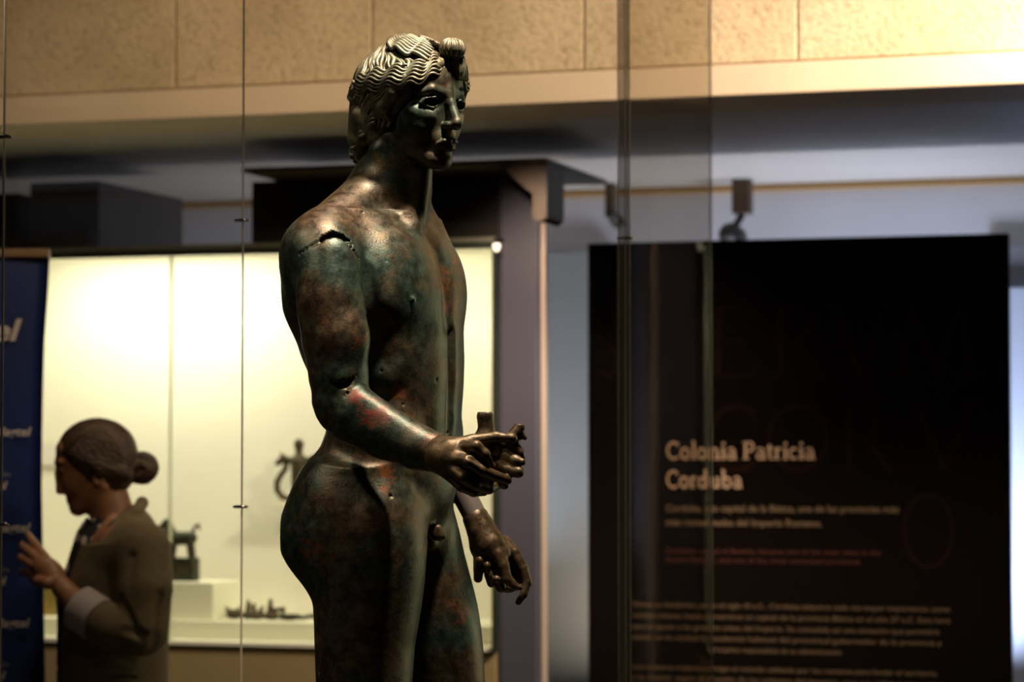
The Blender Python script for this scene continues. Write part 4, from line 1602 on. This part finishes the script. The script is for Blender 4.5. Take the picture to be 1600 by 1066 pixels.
# book-face letters drawn as pen strokes: (points, width); x-height 1, cap height 1.5
K, T_ = .26, .11
SERIF = lambda x, y, w=.30: ([(x - w, y), (x + w, y)], .09)
GLY = {
    'C': (1.35, [(arc(.75, .75, .62, .70, 48, 180), .2), (arc(.75, .75, .62, .70, 180, 312), .2), ([(1.18, 1.42), (1.18, 1.02)], .1)]),
    'o': (1.1, [(arc(.52, .5, .38, .44, 0, 360, 20), .21)]),
    'l': (.6, [([(.3, .04), (.3, 1.55)], K), SERIF(.3, .05), ([(.08, 1.5), (.3, 1.58)], .12)]),
    'n': (1.25, [([(.28, .04), (.28, .95)], K), SERIF(.28, .05), ([(.06, .9), (.28, .97)], .12), (arc(.62, .62, .32, .32, 160, 0), .16), ([(.94, .64), (.94, .04)], K), SERIF(.94, .05)]),
    'i': (.6, [([(.3, .04), (.3, .95)], K), SERIF(.3, .05), ([(.08, .9), (.3, .97)], .12), ([(.3, 1.2), (.3, 1.46)], .26)]),
    'a': (1.05, [(arc(.46, .66, .32, .28, 150, 0), .15), ([(.78, .66), (.78, .08), (1.0, .06)], .22), (arc(.46, .28, .30, .24, 60, 330, 14), .17), ([(.6, .5), (.78, .56)], .12)]),
    'P': (1.3, [([(.34, .04), (.34, 1.5)], K), SERIF(.34, .05, .34), ([(.06, 1.46), (.7, 1.46)], .1), (arc(.7, 1.08, .38, .38, 90, -90), .2), ([(.7, .70), (.34, .70)], .1)]),
    't': (.75, [([(.34, .2), (.34, 1.25)], .22), ([(.06, .95), (.68, .95)], .12), (arc(.52, .22, .18, .17, 180, 320), .14)]),
    'r': (.85, [([(.28, .04), (.28, .95)], K), SERIF(.28, .05), ([(.06, .9), (.28, .97)], .12), (arc(.56, .68, .24, .26, 150, 50), .17), ([(.74, .8), (.76, .84)], .24)]),
    'c': (.95, [(arc(.5, .5, .36, .44, 50, 315, 16), .18), ([(.74, .8), (.76, .84)], .2)]),
    'd': (1.2, [(arc(.5, .48, .36, .42, 30, 330, 16), .2), ([(.86, .06), (.86, 1.52)], K), ([(.64, 1.5), (.86, 1.58)], .12), ([(.86, .08), (1.1, .08)], .1)]),
    'u': (1.25, [([(.28, .95), (.28, .36)], K), (arc(.58, .34, .30, .28, 180, 340), .17), ([(.92, .95), (.92, .04)], K), ([(.06, .93), (.28, .93)], .1), ([(.7, .93), (.92, .93)], .1), ([(.92, .07), (1.16, .07)], .1)]),
    'b': (1.2, [([(.28, .1), (.28, 1.55)], K), ([(.06, 1.5), (.28, 1.58)], .12), (arc(.62, .48, .36, .42, 150, -150, 16), .2)]),
    'A': (1.35, [([(.12, .02), (.66, 1.5)], .10), ([(.66, 1.5), (1.2, .02)], .16), ([(.32, .55), (1.0, .55)], .08), SERIF(.12, .04, .18), SERIF(1.2, .04, .2)]),
    'N': (1.55, [([(.3, .02), (.3, 1.5)], .10), ([(.2, 1.5), (1.25, .02)], .16), ([(1.25, .02), (1.25, 1.5)], .10), SERIF(.3, .04, .2), SERIF(1.25, 1.47, .2), SERIF(.22, 1.47, .2)]),
    'E': (1.1, [([(.3, .02), (.3, 1.5)], .16), ([(.15, 1.47), (.95, 1.47), (.98, 1.3)], .09), ([(.3, .78), (.8, .78)], .08), ([(.15, .05), (.98, .05), (1.04, .28)], .09)]),
    'R': (1.35, [([(.3, .02), (.3, 1.5)], .16), SERIF(.3, .04, .2), ([(.12, 1.46), (.6, 1.46)], .09), (arc(.6, 1.12, .34, .34, 90, -90), .13), ([(.6, .78), (.3, .78)], .08), ([(.6, .78), (1.25, .02)], .16)]),
    'V': (1.35, [([(.12, 1.48), (.66, .0)], .16), ([(.66, .0), (1.2, 1.48)], .10), SERIF(.12, 1.47, .2), SERIF(1.2, 1.47, .18)]),
    'M': (1.8, [([(.2, .02), (.38, 1.5)], .10), ([(.38, 1.5), (.9, .05)], .16), ([(.9, .05), (1.42, 1.5)], .10), ([(1.42, 1.5), (1.6, .02)], .16), SERIF(.2, .04, .18), SERIF(1.6, .04, .2)]),
    'O': (1.65, [(arc(.8, .75, .66, .70, 0, 360, 26), .13)]),
    'S': (1.0, [(arc(.5, 1.12, .30, .34, 30, 250, 14), .13), (arc(.46, .40, .34, .36, 80, -150, 14), .13)]),
    ' ': (.5, []),
}


def ribbon(pts, w):
    V, Fc = [], []
    n = len(pts)
    pts = np.asarray(pts, float)
    T = np.gradient(pts, axis=0) if n > 2 else np.array([pts[1] - pts[0]] * n)
    T /= np.linalg.norm(T, axis=1)[:, None] + 1e-9
    Nn = np.stack([-T[:, 1], T[:, 0]], 1)
    for i in range(n):
        V += [pts[i] + Nn[i] * w / 2, pts[i] - Nn[i] * w / 2]
    for i in range(n - 1):
        Fc.append((2 * i, 2 * i + 1, 2 * i + 3, 2 * i + 2))
    return V, Fc


def stroke_text(name, body, x0, x1, ybase, cap_px, n, mat, parent, weight=1.0):
    V, Fc = [], []
    cur = 0.0
    for ch in body:
        adv, st = GLY[ch]
        for pts, w in st:
            v, f_ = ribbon(pts, w * weight)
            b0 = len(V)
            V += [(q_[0] + cur, q_[1]) for q_ in v]
            Fc += [tuple(b0 + i for i in t_) for t_ in f_]
        cur += adv
    a, _ = sz(x0, ybase, n)
    b, _ = sz(x1, ybase, n)
    zc = sz((x0 + x1) / 2, ybase, n)[1]
    k = (b - a) / cur
    kz = cap_px * 8.2 / F_PX / 1.5
    out = [tuple(wp(a + v[0] * k, n, zc + v[1] * kz)) for v in V]
    return mesh_from(name, np.array(out), Fc, mat, parent, smooth=False)


# ---------------------------------------------------------------- the dark text panel
NT = 7.9
pa, pz0 = sz(918, 380, NT)
pb, pz1 = sz(1575, 365, NT)
pz = (pz0 + pz1) / 2
panel = empty('text_panel', tuple(wp((pa + pb) / 2, NT, 0)), 'tall black-brown text panel headed Colonia Patricia Corduba, at the right', 'panel')
M_panel = simple('panel_print', (0.0040, 0.0020, 0.0011), 0.8, noise=.2, scale=2, spec=.06)
wbox('board', pa, pb, NT + .002, NT + .04, 0.0, pz, M_panel, panel, bev=.002)
for i, x in enumerate((pa + .12, pb - .22)):
    wbox('foot', x, x + .1, NT - .12, NT + .2, 0.0, .02, M_panel, panel)
ink = simple('panel_title_ink', (0.62, 0.42, 0.26), .7)
ink2 = simple('panel_text_ink', (0.19, 0.12, 0.06), .7)
ink_red = simple('panel_red_ink', (0.085, 0.014, 0.005), .7)
ink_ghost = simple('panel_ghost_ink', (0.0125, 0.0048, 0.0028), .8, spec=.06)
ZN = NT
tag(stroke_text('title_line', 'Colonia Patricia', 1041, 1274, 718, 27, ZN, ink, panel, .95), 'large tan serif title line')
tag(stroke_text('title_line', 'Corduba', 1041, 1160, 763, 27, ZN, ink, panel, .95), 'large tan serif title line')
lines = [
    ('Corduba, una capital de la Bética, una de las provincias más', 1040, 1404, 800, 10.5, ink2, .012),
    ('más romanizadas del Imperio Romano.', 1040, 1284, 822, 10.5, ink2, .012),
    ('Corduba, capital of Baetica, became one of the main cities in the', 1040, 1376, 866, 8, ink_red, .004),
    ('Roman Empire, and one of the most romanized provinces', 1040, 1344, 880, 8, ink_red, .004),
    ('Desde su fundación, ya en el siglo III a.C., Córdoba adquiere cada vez mayor importancia como', 988, 1484, 952, 8, ink2, -.004),
    ('núcleo urbano, hasta convertirse en capital de la provincia Bética en el año 27 a.C. Esta hará', 988, 1484, 969.5, 8, ink2, -.004),
    ('que se iguale a las grandes urbes del Imperio. Se consolida así una situación que permitirá', 988, 1467, 987, 8, ink2, -.004),
    ('situar en la ciudad la residencia habitual del procónsul gobernador de la provincia y', 988, 1471, 1004, 8, ink2, -.004),
    ('principales responsables de su administración.', 1108, 1316, 1021, 8, ink2, -.004),
    ('Los romanos trajeron consigo el método utilizado por los romanos para fundar el territorio', 988, 1463, 1051, 8, ink2, -.004),
    ('y la ciudad, según el trazado de las colonias del Imperio, con sus calles y sus puertas', 988, 1480, 1068, 8, ink2, -.004)]
for (tx, x0, x1, yb, h_, mt, bo) in lines:
    text_fit('text_line', tx, x0, x1, yb, ZN, h_, mt, panel, bo)
for (tx, x0, x1, yb, h_) in (('A', 1118, 1188, 450, 76), ('NAE', 1212, 1556, 448, 74), ('S', 928, 972, 590, 100), ('E', 1100, 1185, 592, 112),
                             ('RVM', 1198, 1530, 590, 112), ('O', 1556, 1574.5, 584, 100), ('COR', 1100, 1400, 738, 104), ('V', 1425, 1530, 738, 104), ('O', 1405, 1500, 890, 116)):
    tag(stroke_text('faint_capitals', tx, x0, x1, yb, h_, ZN + .001, ink_ghost, panel, .7), 'large faint reddish roman capitals')

# ---------------------------------------------------------------- spot lamp above the panel, and one added for a lamp's reflection
def track_lamp(x, y, yh, xh, label, k=1.0):
    n = N_BACK - .2
    s_, z_ = sz(x, y, n)
    t = empty('spot_lamp', tuple(wp(s_, n, zb)), label, 'lamp')
    hb = sz(x, 306, n)[1]
    wbox('mount', s_ - .03 * k, s_ + .03 * k, n - .03, n + .03, z_ - .02, zb - .001, M_wood, t, bev=.004)
    s2_, z2_ = sz(xh, yh, n)
    V, Fc = tube_mesh([([tuple(wp(s_, n, z_ - .02)), tuple(wp((s_ + s2_) / 2, n, (z_ + z2_) / 2 - .01)), tuple(wp(s2_, n, z2_))], .012 * k)], 10)
    mesh_from('arm', V, Fc, M_black, t)
    V, Fc = tube_mesh([([tuple(wp(s2_, n - .05, z2_ + .01)), tuple(wp(s2_, n, z2_)), tuple(wp(s2_, n + .05, z2_ - .01))], [.02 * k, .04 * k, .045 * k])], 14)
    mesh_from('lamp_head', V, Fc, M_black, t)


track_lamp(1160, 325, 366, 1141, 'dark spot lamp on a brown mount above the text panel')
track_lamp(955, 331, 341, 960, 'smaller lamp shape added for a lamp reflection, left of the glass corner', .5)

# ================================================================ THE GLASS CASE OF THE STATUE
def corner(px, d):
    return np.array([(px - 800) / F_PX * d, d])


CA, CB, CC, CD = corner(3, 3.85), corner(378.5, 5.21), corner(978, 5.7), corner(1111, 3.15)
ZV0, ZV1 = 0.625, 2.75
vit = empty('statue_case', (float((CA + CD)[0] / 2), Y0, 0), 'tall frameless glass case enclosing the bronze statue, panes meeting in clear corners', 'glass case')
M_vp = pane_mat('vitrine_pane', 1.28, tint=(0.985, 0.985, 0.975), maxf=.03)
M_vs = pane_mat('tinted_side_pane', 1.28, tint=(0.80, 0.78, 0.74), maxf=.03)


def glassy(name, col, alpha):
    m, nt, b = new_mat(name)
    b.inputs['Base Color'].default_value = (*col, 1)
    b.inputs['Roughness'].default_value = .3
    b.inputs['Alpha'].default_value = alpha
    return m


M_edge = glassy('pane_edge', (.6, .55, .42), .12)
M_edge_thin = glassy('joint_bead', (.9, .76, .64), .9)


def pane(a, b, mat, t=.005, gap=.002):
    d = (b - a) / np.linalg.norm(b - a)
    nrm = np.array([-d[1], d[0]])
    a2, b2 = a + d * gap, b - d * gap
    V = []
    for z in (ZV0, ZV1):
        for (c, s_) in ((a2, -1), (b2, -1), (b2, 1), (a2, 1)):
            q_ = c + nrm * s_ * t / 2
            V.append((q_[0], q_[1], z))
    Fc = [(0, 3, 2, 1), (4, 5, 6, 7), (0, 1, 5, 4), (2, 3, 7, 6), (1, 2, 6, 5), (3, 0, 4, 7)]
    o = mesh_from('pane', np.array(V), Fc, mat, vit, smooth=False)
    o.data.materials.append(M_edge)
    for i in (4, 5):
        o.data.polygons[i].material_index = 1
    return o


for a_, b_, m_ in ((CA, CB, pane_mat('left_pane', 1.28, tint=(0.985, 0.985, 0.975), maxf=.010)), (CB, CC, M_vp), (CC, CD, M_vs), (CD, CA, M_vp)):
    pane(a_, b_, m_)


def joint(name, c, w, mat, label):
    V, Fc = tube_mesh([([(c[0], c[1], ZV0), (c[0], c[1], 1.6), (c[0], c[1], ZV1)], w)], 8)
    return tag(mesh_from(name, V, Fc, mat, vit), label)


joint('corner_joint', CA, .0017, M_edge_thin, 'thin bright corner joint')
joint('corner_joint', CB, .0018, M_edge_thin, 'thin bright corner joint')
joint('corner_joint', CD, .0009, M_edge_thin, 'thin pale corner joint')
# thick polished corner at the back right
M_thick = bpy.data.materials.new('thick_glass_corner')
M_thick.use_nodes = True
nt_ = M_thick.node_tree
pb_ = nt_.nodes['Principled BSDF']
pb_.inputs['Base Color'].default_value = (0.30, 0.27, 0.22, 1)
pb_.inputs['Roughness'].default_value = .12
pb_.inputs['Alpha'].default_value = .45
V = []
cz_ = CC
for z in (ZV0, ZV1):
    for (dx, dy) in ((-.016, -.004), (.008, -.004), (.008, .012), (-.016, .012)):
        V.append((cz_[0] + dx, cz_[1] + dy, z))
Fc = [(0, 3, 2, 1), (4, 5, 6, 7), (0, 1, 5, 4), (2, 3, 7, 6), (1, 2, 6, 5), (3, 0, 4, 7)]
tag(mesh_from('corner_block', np.array(V), Fc, M_thick, vit, smooth=False), 'thick polished glass corner strip')
for dx in (-.0165, -.001, .0085):
    V, Fc = tube_mesh([([(cz_[0] + dx, cz_[1] - .005, ZV0), (cz_[0] + dx, cz_[1] - .005, 1.6), (cz_[0] + dx, cz_[1] - .005, ZV1)], .0009)], 6)
    mesh_from('corner_edge', V, Fc, M_edge_thin, vit)
chrome = simple('clip_metal', (0.55, 0.5, 0.42), .22, metal=1)


def clip(c, z, dx0, dx1):
    pts = [(c[0] + dx0, c[1] - .006, z), (c[0] + (dx0 + dx1) / 2, c[1] - .009, z + .0004), (c[0] + dx1, c[1] - .006, z)]
    V, Fc = tube_mesh([(spline(pts, 7), [.0022, .003, .0034, .0034, .0034, .003, .0018])], 8)
    tag(mesh_from('clip', V, Fc, chrome, vit), 'small metal glass clip')


for (c, px, ys, a_, b_) in ((CA, 5, (215, 820), -.008, .012), (CB, 379, (345, 792), -.016, .013), (CC, 978, (373,), -.018, .018)):
    for y in ys:
        clip(c, P(px, y, float(c[1])).z, a_, b_)
# plinth below the frame
ctr = (CA + CB + CC + CD) / 4
poly = [ctr + (c - ctr) * 1.03 for c in (CA, CD, CC, CB)]
V = [(q_[0], q_[1], 0) for q_ in poly] + [(q_[0], q_[1], ZV0) for q_ in poly]
Fc = [(3, 2, 1, 0), (4, 5, 6, 7)] + [(i, (i + 1) % 4, (i + 1) % 4 + 4, i + 4) for i in range(4)]
tag(mesh_from('case_plinth', np.array(V), Fc, simple('plinth_grey', (.10, .09, .08), .6), None, smooth=False), 'low dark plinth carrying the statue and its glass case', 'plinth')

# ================================================================ BANNER
YB = 6.72
BS = Space(YB)
banner = empty('roll_up_banner', tuple(P(-70, 1066, YB)[:2]) + (0.0,), 'dark blue roll-up banner with repeated sponsor lettering, at the left edge', 'banner')
M_blue = simple('banner_blue', (0.008, 0.018, 0.085), 0.38, noise=.05, scale=2)
M_bprint = simple('banner_print', (0.50, 0.42, 0.38), 0.6)
ztopB = P(40, 402, YB).z
edge_y = [405, 470, 530, 600, 680, 760, 850, 940, 1066, 1300, 1700]
edge_x = [74, 71, 67, 65.5, 64.5, 64.5, 66.5, 69, 72, 74, 74]
V, Fc = [], []
NR, NCOL = 60, 16


def banner_pt(px, z, off=0.0):
    """sheet slightly bowed towards its edges"""
    x = (px - 800) / F_PX * YB
    u = (px + 75) / 150.0
    return (x, YB + 0.018 * u * u + off, z)


for side in (0, 1):
    for i in range(NR):
        z = 0.06 + (ztopB - 0.06) * i / (NR - 1)
        ypx = 713 - (z - CAM_Z) * F_PX / YB
        xr = np.interp(ypx, edge_y, edge_x)
        for j in range(NCOL):
            px = -225 + (xr + 225) * j / (NCOL - 1)
            V.append(banner_pt(px, z, side * .0012))
for side in (0, 1):
    b0 = side * NR * NCOL
    for i in range(NR - 1):
        for j in range(NCOL - 1):
            a = b0 + i * NCOL + j
            Fc.append((a, a + 1, a + NCOL + 1, a + NCOL) if side == 0 else (a, a + NCOL, a + NCOL + 1, a + 1))
for i in range(NR - 1):
    for j in (0, NCOL - 1):
        a = i * NCOL + j
        Fc.append((a, a + NCOL, a + NCOL + NR * NCOL, a + NR * NCOL))
mesh_from('sheet', np.array(V), Fc, M_blue, banner)
xa = (-230 - 800) / F_PX * YB
xb = (76 - 800) / F_PX * YB
tag(bevel_box('top_bar', (xb - xa, .03, .022), simple('banner_bar', (0.17, 0.10, 0.05), .45), banner, loc=((xa + xb) / 2, YB + .005, ztopB + .010), bev=.004), 'brown top rail')
bevel_box('foot', (xb - xa + .02, .2, .06), simple('banner_foot', (.2, .2, .2), .4, metal=.6), banner, loc=((xa + xb) / 2, YB, .03), bev=.01)


def banner_text(body, x_end, ybase, size_px, bold, shear=.25, mat=None, name='lettering', sxx=1.0):
    """right end of the line at pixel x_end"""
    size = size_px * YB / F_PX / 0.72
    pr = text_obj('probe', body, size, M_bprint, banner, Matrix.Identity(4), bold * size, shear)
    w = pr[1] * sxx
    me = pr[0].data
    bpy.data.objects.remove(pr[0])
    bpy.data.meshes.remove(me)
    x1 = (x_end - 800) / F_PX * YB
    z = P(40, ybase, YB).z
    u = (x_end + 75) / 150.0
    M = Matrix(((1, 0, 0, x1 - w), (0, 0, -1, YB - .0035), (0, 1, 0, z), (0, 0, 0, 1)))
    return tag(text_obj(name, body, size, mat or M_bprint, banner, M, bold * size, shear, sxx)[0], None)


M_bprint2 = simple('banner_print_small', (0.22, 0.2, 0.22), 0.6)
banner_text('Magtel', 34, 532, 34, .028, sxx=1.25)
for (yb_, full) in ((681, 0), (765, 1), (831, 0), (914, 1), (980, 0), (1062, 1)):
    if full:
        banner_text('Fundación', 17, yb_ - 20, 9, .0, .1, M_bprint2)
        banner_text('Magtel', 13, yb_, 13, .02, sxx=1.15)
    else:
        banner_text('Magtel', 50, yb_, 13.5, .02, sxx=1.15)

# ================================================================ THE WOMAN
YW = 6.5
WS = Space(YW)
skin = simple('skin', (0.33, 0.15, 0.075), 0.5, noise=.06, scale=30)
hairm = simple('brown_hair', (0.055, 0.028, 0.012), 0.45, noise=.35, scale=60, bump=.5, bscale=120)
jacketm = simple('jacket_wool', (0.15, 0.108, 0.055), 0.85, noise=.12, scale=60, bump=.3, bscale=300)
cuffm = simple('cuff_lining', (0.42, 0.35, 0.34), 0.8, noise=.04, scale=40)
trouserm = simple('trousers', (0.02, 0.02, 0.025), 0.8)
W = lambda x, y, d=0: WS.pt(x, y, d)


def dotted():
    m, nt, b = new_mat('spotted_blouse')
    geo = nt.nodes.new('ShaderNodeNewGeometry')
    v = nt.nodes.new('ShaderNodeTexVoronoi')
    v.inputs['Scale'].default_value = 26
    v.inputs['Randomness'].default_value = .4
    r = nt.nodes.new('ShaderNodeValToRGB')
    r.color_ramp.elements[0].position = .34
    r.color_ramp.elements[1].position = .40
    r.color_ramp.elements[0].color = (.55, .5, .45, 1)
    r.color_ramp.elements[1].color = (.012, .010, .010, 1)
    nt.links.new(geo.outputs['Position'], v.inputs['Vector'])
    nt.links.new(v.outputs['Distance'], r.inputs['Fac'])
    nt.links.new(r.outputs['Color'], b.inputs['Base Color'])
    b.inputs['Roughness'].default_value = .8
    return m


def woman_body():
    F = Field(W(0, 1090, -190) - 5, W(300, 640, 190) + 5, 2.1)
    # skull, face
    F.ell(W(152, 712, 0), (56, 49, 52), 2)
    F.ell(W(128, 740, 0), (34, 38, 50), 12)
    F.ell(W(114, 702, 0), (26, 36, 22), 12)
    F.cone(W(150, 770, 0), W(122, 794, 0), 24, 13, 12)
    for s in (1, -1):
        F.cone(W(160, 758, 36 * s), W(124, 792, 14 * s), 10, 9, 12)
        F.ell(W(116, 754, 22 * s), (17, 15, 17), 9)
        F.ell(W(93, 733, 21 * s), (9, 12, 6.5), 5, True)
        F.ell(W(100, 734, 20 * s), (9, 9, 6.5), 2)
        F.cone(W(88, 722, 6 * s), W(96, 722, 30 * s), 4, 4, 6)
        F.ell(W(154, 745, 46 * s), (10, 5, 15), 3)
        F.ell(W(153, 745, 50 * s), (6, 4, 10), 2, True)
    F.ell(W(121, 793, 0), (11, 12, 10), 6)
    F.cone(W(95, 716, 0), W(94, 745, 0), 8, 7, 5)
    # nose, lips
    F.cone(W(91, 737, 0), W(93, 764, 0), 5, 6, 5)
    F.ell(W(95.5, 768, 0), (8, 8, 5.5), 3)
    for s in (1, -1):
        F.ell(W(101, 769, 6 * s), (6, 4, 4.5), 2)
    F.cone(W(108, 780, 5), W(108, 780, -5), 5, 5, 4)
    F.cone(W(110, 786, 5), W(110, 786, -5), 4.8, 4.8, 3)
    F.cone(W(103, 783, 12), W(103, 783, -12), 1.2, 1.2, 1, True)
    # neck, trunk
    F.cone(W(165, 765, 0), W(184, 835, 0), 32, 36, 14)
    F.cone(W(190, 860, -70), W(190, 860, 70), 40, 40, 20)
    F.cone(W(190, 880, 0), W(185, 1020, 0), 62, 60, 30)
    # near forearm with the hand on the banner
    F.chain([W(205, 985, -120), W(150, 965, -108), W(118, 940, -92), W(100, 922, -80)], [27, 24, 19, 15.5], 8)
    F.ell(W(76, 893, -62), (27, 13, 20), 8, rot=[[.8, 0, -.6], [0, 1, 0], [.6, 0, .8]])
    F.cone(W(100, 922, -80), W(84, 902, -66), 14, 14, 10)
    fing = [([(80, 884), (64, 862), (52, 848), (44, 836)], 6.4), ([(70, 884), (50, 866), (38, 856), (28, 847)], 6.6),
            ([(62, 890), (44, 878), (30, 871), (20, 867)], 6.4), ([(64, 900), (46, 896), (34, 894), (25, 893)], 6.0)]
    for k, (pts, r_) in enumerate(fing):
        ds = [-60, -44, -18, 16]
        F.chain([W(x, y, d) for (x, y), d in zip(pts, ds)], [r_ + 2, r_ + .4, r_, r_ - 1.2], 3)
    F.chain([W(88, 905, -80), W(74, 912, -88), W(60, 908, -70), W(50, 905, -46)], [10, 8.5, 7.5, 6], 5)
    return F


def woman_hair():
    F = Field(W(70, 800, -75) - 5, W(260, 640, 75) + 5, 1.9)
    F.ell(W(152, 708, 0), (63, 54, 55), 2)
    F.ell(W(168, 728, 0), (46, 50, 50), 8)
    # face opening
    F.ell(W(86, 757, 0), (50, 80, 52), 4, True, rot=[[.92, 0, -.39], [0, 1, 0], [.39, 0, .92]])
    F.ell(W(140, 794, 0), (52, 80, 46), 6, True)
    for s in (1, -1):
        F.chain([W(122, 712, 42 * s), W(156, 732, 46 * s), W(196, 742, 34 * s)], [8, 11, 14], 12)
    F.cone(W(190, 735, 0), W(212, 738, 0), 20, 12, 8)
    F.ell(W(222, 734, 0), (21, 20, 18), 4)
    F.chain(list(spline([W(206, 720, 0), W(222, 713, 0), W(237, 720, 0), W(240, 736, 0), W(226, 750, 0), W(206, 748, 0)], 14)), [6, 7, 8, 8, 8, 8, 8, 8, 8, 8, 8, 7, 7, 6], 2)
    F.chain(list(spline([W(208, 732, -14), W(222, 726, -18), W(230, 734, -18), W(220, 744, -16), W(208, 742, -12)], 9)), [5] * 9, 2)
    return F


def woman_jacket():
    F = Field(W(60, 1700, -200) - 5, W(310, 770, 200) + 5, 2.7)
    # torso
    F.cone(W(206, 826, -14), W(206, 826, 14), 34, 34, 10)
    F.cone(W(204, 862, -76), W(204, 862, 76), 46, 46, 26)
    F.loft([W(0, y)[2] for y in (850, 900, 950, 1000, 1060, 1120, 1180, 1260)],
           [W(x, 900)[0] for x in (198, 190, 184, 180, 178, 178, 180, 182)], 0,
           [68, 78, 82, 82, 84, 90, 96, 98], [110, 112, 108, 104, 106, 116, 124, 122], 0.0, n=2.3, k=20, smooth=14)
    # sleeve
    F.chain([W(222, 858, -104), W(226, 920, -120), W(222, 985, -132)], [43, 41, 37], 12)
    F.chain([W(222, 985, -132), W(185, 984, -124), W(152, 968, -110)], [38, 36, 33], 8)
    F.chain([W(210, 858, 104), W(214, 940, 122), W(200, 1030, 118), W(150, 1090, 90)], [42, 38, 34, 28], 12)
    # creases
    F.cone(W(186, 940, -158), W(222, 1002, -174), 7, 5, 9, True)
    F.cone(W(196, 985, -168), W(250, 1000, -165), 5, 4, 8, True)
    F.cone(W(206, 870, -150), W(196, 930, -166), 5, 5, 9, True)
    F.cone(W(250, 930, -150), W(240, 1010, -160), 4, 4, 9, True)
    F.cone(W(160, 1015, -96), W(232, 1038, -104), 4, 4, 8, True)
    # collar and lapel
    F.chain([W(222, 786, 0), W(212, 800, -34), W(180, 822, -50), W(150, 862, -62), W(116, 905, -48)], [9, 10, 10, 9, 7], 5)
    F.chain([W(222, 786, 0), W(212, 800, 34), W(180, 822, 50), W(150, 862, 62), W(116, 905, 48)], [9, 10, 10, 9, 7], 5)
    # open neck and front
    F.cone(W(176, 790, 0), W(186, 840, 0), 34, 32, 6, True)
    F.cone(W(140, 836, 0), W(102, 930, 0), 34, 30, 8, True)
    F.cone(W(98, 930, 0), W(80, 1200, 0), 24, 22, 6, True)
    # flap pocket
    F.cone(W(150, 1052, -105), W(215, 1058, -108), 4, 4, 3)
    return F


def woman_blouse():
    F = Field(W(70, 1300, -110) - 5, W(230, 780, 110) + 5, 3.2)
    F.cone(W(172, 806, 0), W(172, 822, 0), 35, 38, 6)
    F.cone(W(160, 850, 0), W(140, 930, 0), 44, 48, 12)
    F.cone(W(140, 930, 0), W(148, 1250, 0), 50, 60, 12)
    F.cone(W(166, 770, 0), W(170, 815, 0), 34, 33, 1, True)
    return F


def woman_cuff():
    F = Field(W(90, 1020, -180) - 5, W(190, 900, -40) + 5, 1.9)
    a, b = W(150, 966, -111), W(128, 951, -99)
    F.cone(a, b, 35, 36, 1)
    ax = (b - a) / np.linalg.norm(b - a)
    # flatten both ends of the roll
    def cut(X, Y, Z):
        return 21 - np.abs((X - (a[0] + b[0]) / 2) * ax[0] + (Y - (a[1] + b[1]) / 2) * ax[1] + (Z - (a[2] + b[2]) / 2) * ax[2])
    F.put(a - 80, a + 80, cut, 3, sub=True)
    F.cone(a - ax * 40, b + ax * 40, 27, 25, 2, True)
    return F


def woman_legs():
    F = Field(W(60, 1720, -140) - 5, W(300, 1180, 140) + 5, 6.0)
    for s in (1, -1):
        F.chain([W(182, 1200, 52 * s), W(176, 1420, 50 * s), W(182, 1640, 48 * s)], [66, 42, 30], 8)
        F.cone(W(176, 1690, 48 * s), W(120, 1700, 52 * s), 20, 13, 12)
    return F


woman = empty('person', tuple(WS.world(W(180, 1713, 0))),
              'woman in profile with brown bun and olive jacket, hand on the blue banner', 'person')
field_obj('body', woman_body(), WS, skin, woman, 2)
whf = woman_hair()
wh = tag(field_obj('hair', whf, WS, hairm, woman, 1), 'brown hair gathered in a low bun')
paths = []
for j in range(24):
    u = j / 23
    x0, y0 = 92 + 40 * max(0, u - .62) / .38 + 10 * (1 - u) * 0, 694 - 34 * 0
    st = (103 + 55 * (1 - u) ** 1.5, 664 + 44 * u ** 1.2 + 4 * (1 - u))
    mid = (150 + 10 * (1 - u), 664 + 62 * u)
    end = (202, 724 + 22 * u)
    pp, pm = [], []
    for q_ in np.linspace(0, 1, 18):
        x_ = (1 - q_) ** 2 * st[0] + 2 * q_ * (1 - q_) * mid[0] + q_ * q_ * end[0]
        y_ = (1 - q_) ** 2 * st[1] + 2 * q_ * (1 - q_) * mid[1] + q_ * q_ * end[1] + 1.0 * math.sin(q_ * 9 + j)
        h_ = whf.hit(WS, x_, y_, -75, 10, 1.5)
        if h_ is not None:
            pp.append(h_)
            pm.append(h_ * np.array([1, -1, 1]))
    if len(pp) > 5:
        paths.append((np.array(pp), 2.4))
        paths.append((np.array(pm), 2.4))
V, Fc = tube_mesh(paths, 5)
tag(mesh_from('hair_strands', WS.world(V), Fc, hairm, wh), kind='stuff')
jk = field_obj('jacket', woman_jacket(), WS, jacketm, woman, 2, keep=lambda V: V[:, 2] > W(0, 1235)[2])
tag(field_obj('cuff', woman_cuff(), WS, cuffm, jk, 1), 'pale rolled-up sleeve lining')
tag(field_obj('blouse', woman_blouse(), WS, dotted(), woman, 1), 'black blouse with white spots')
field_obj('trousers', woman_legs(), WS, trouserm, woman, 1)
bpy.context.view_layer.update()
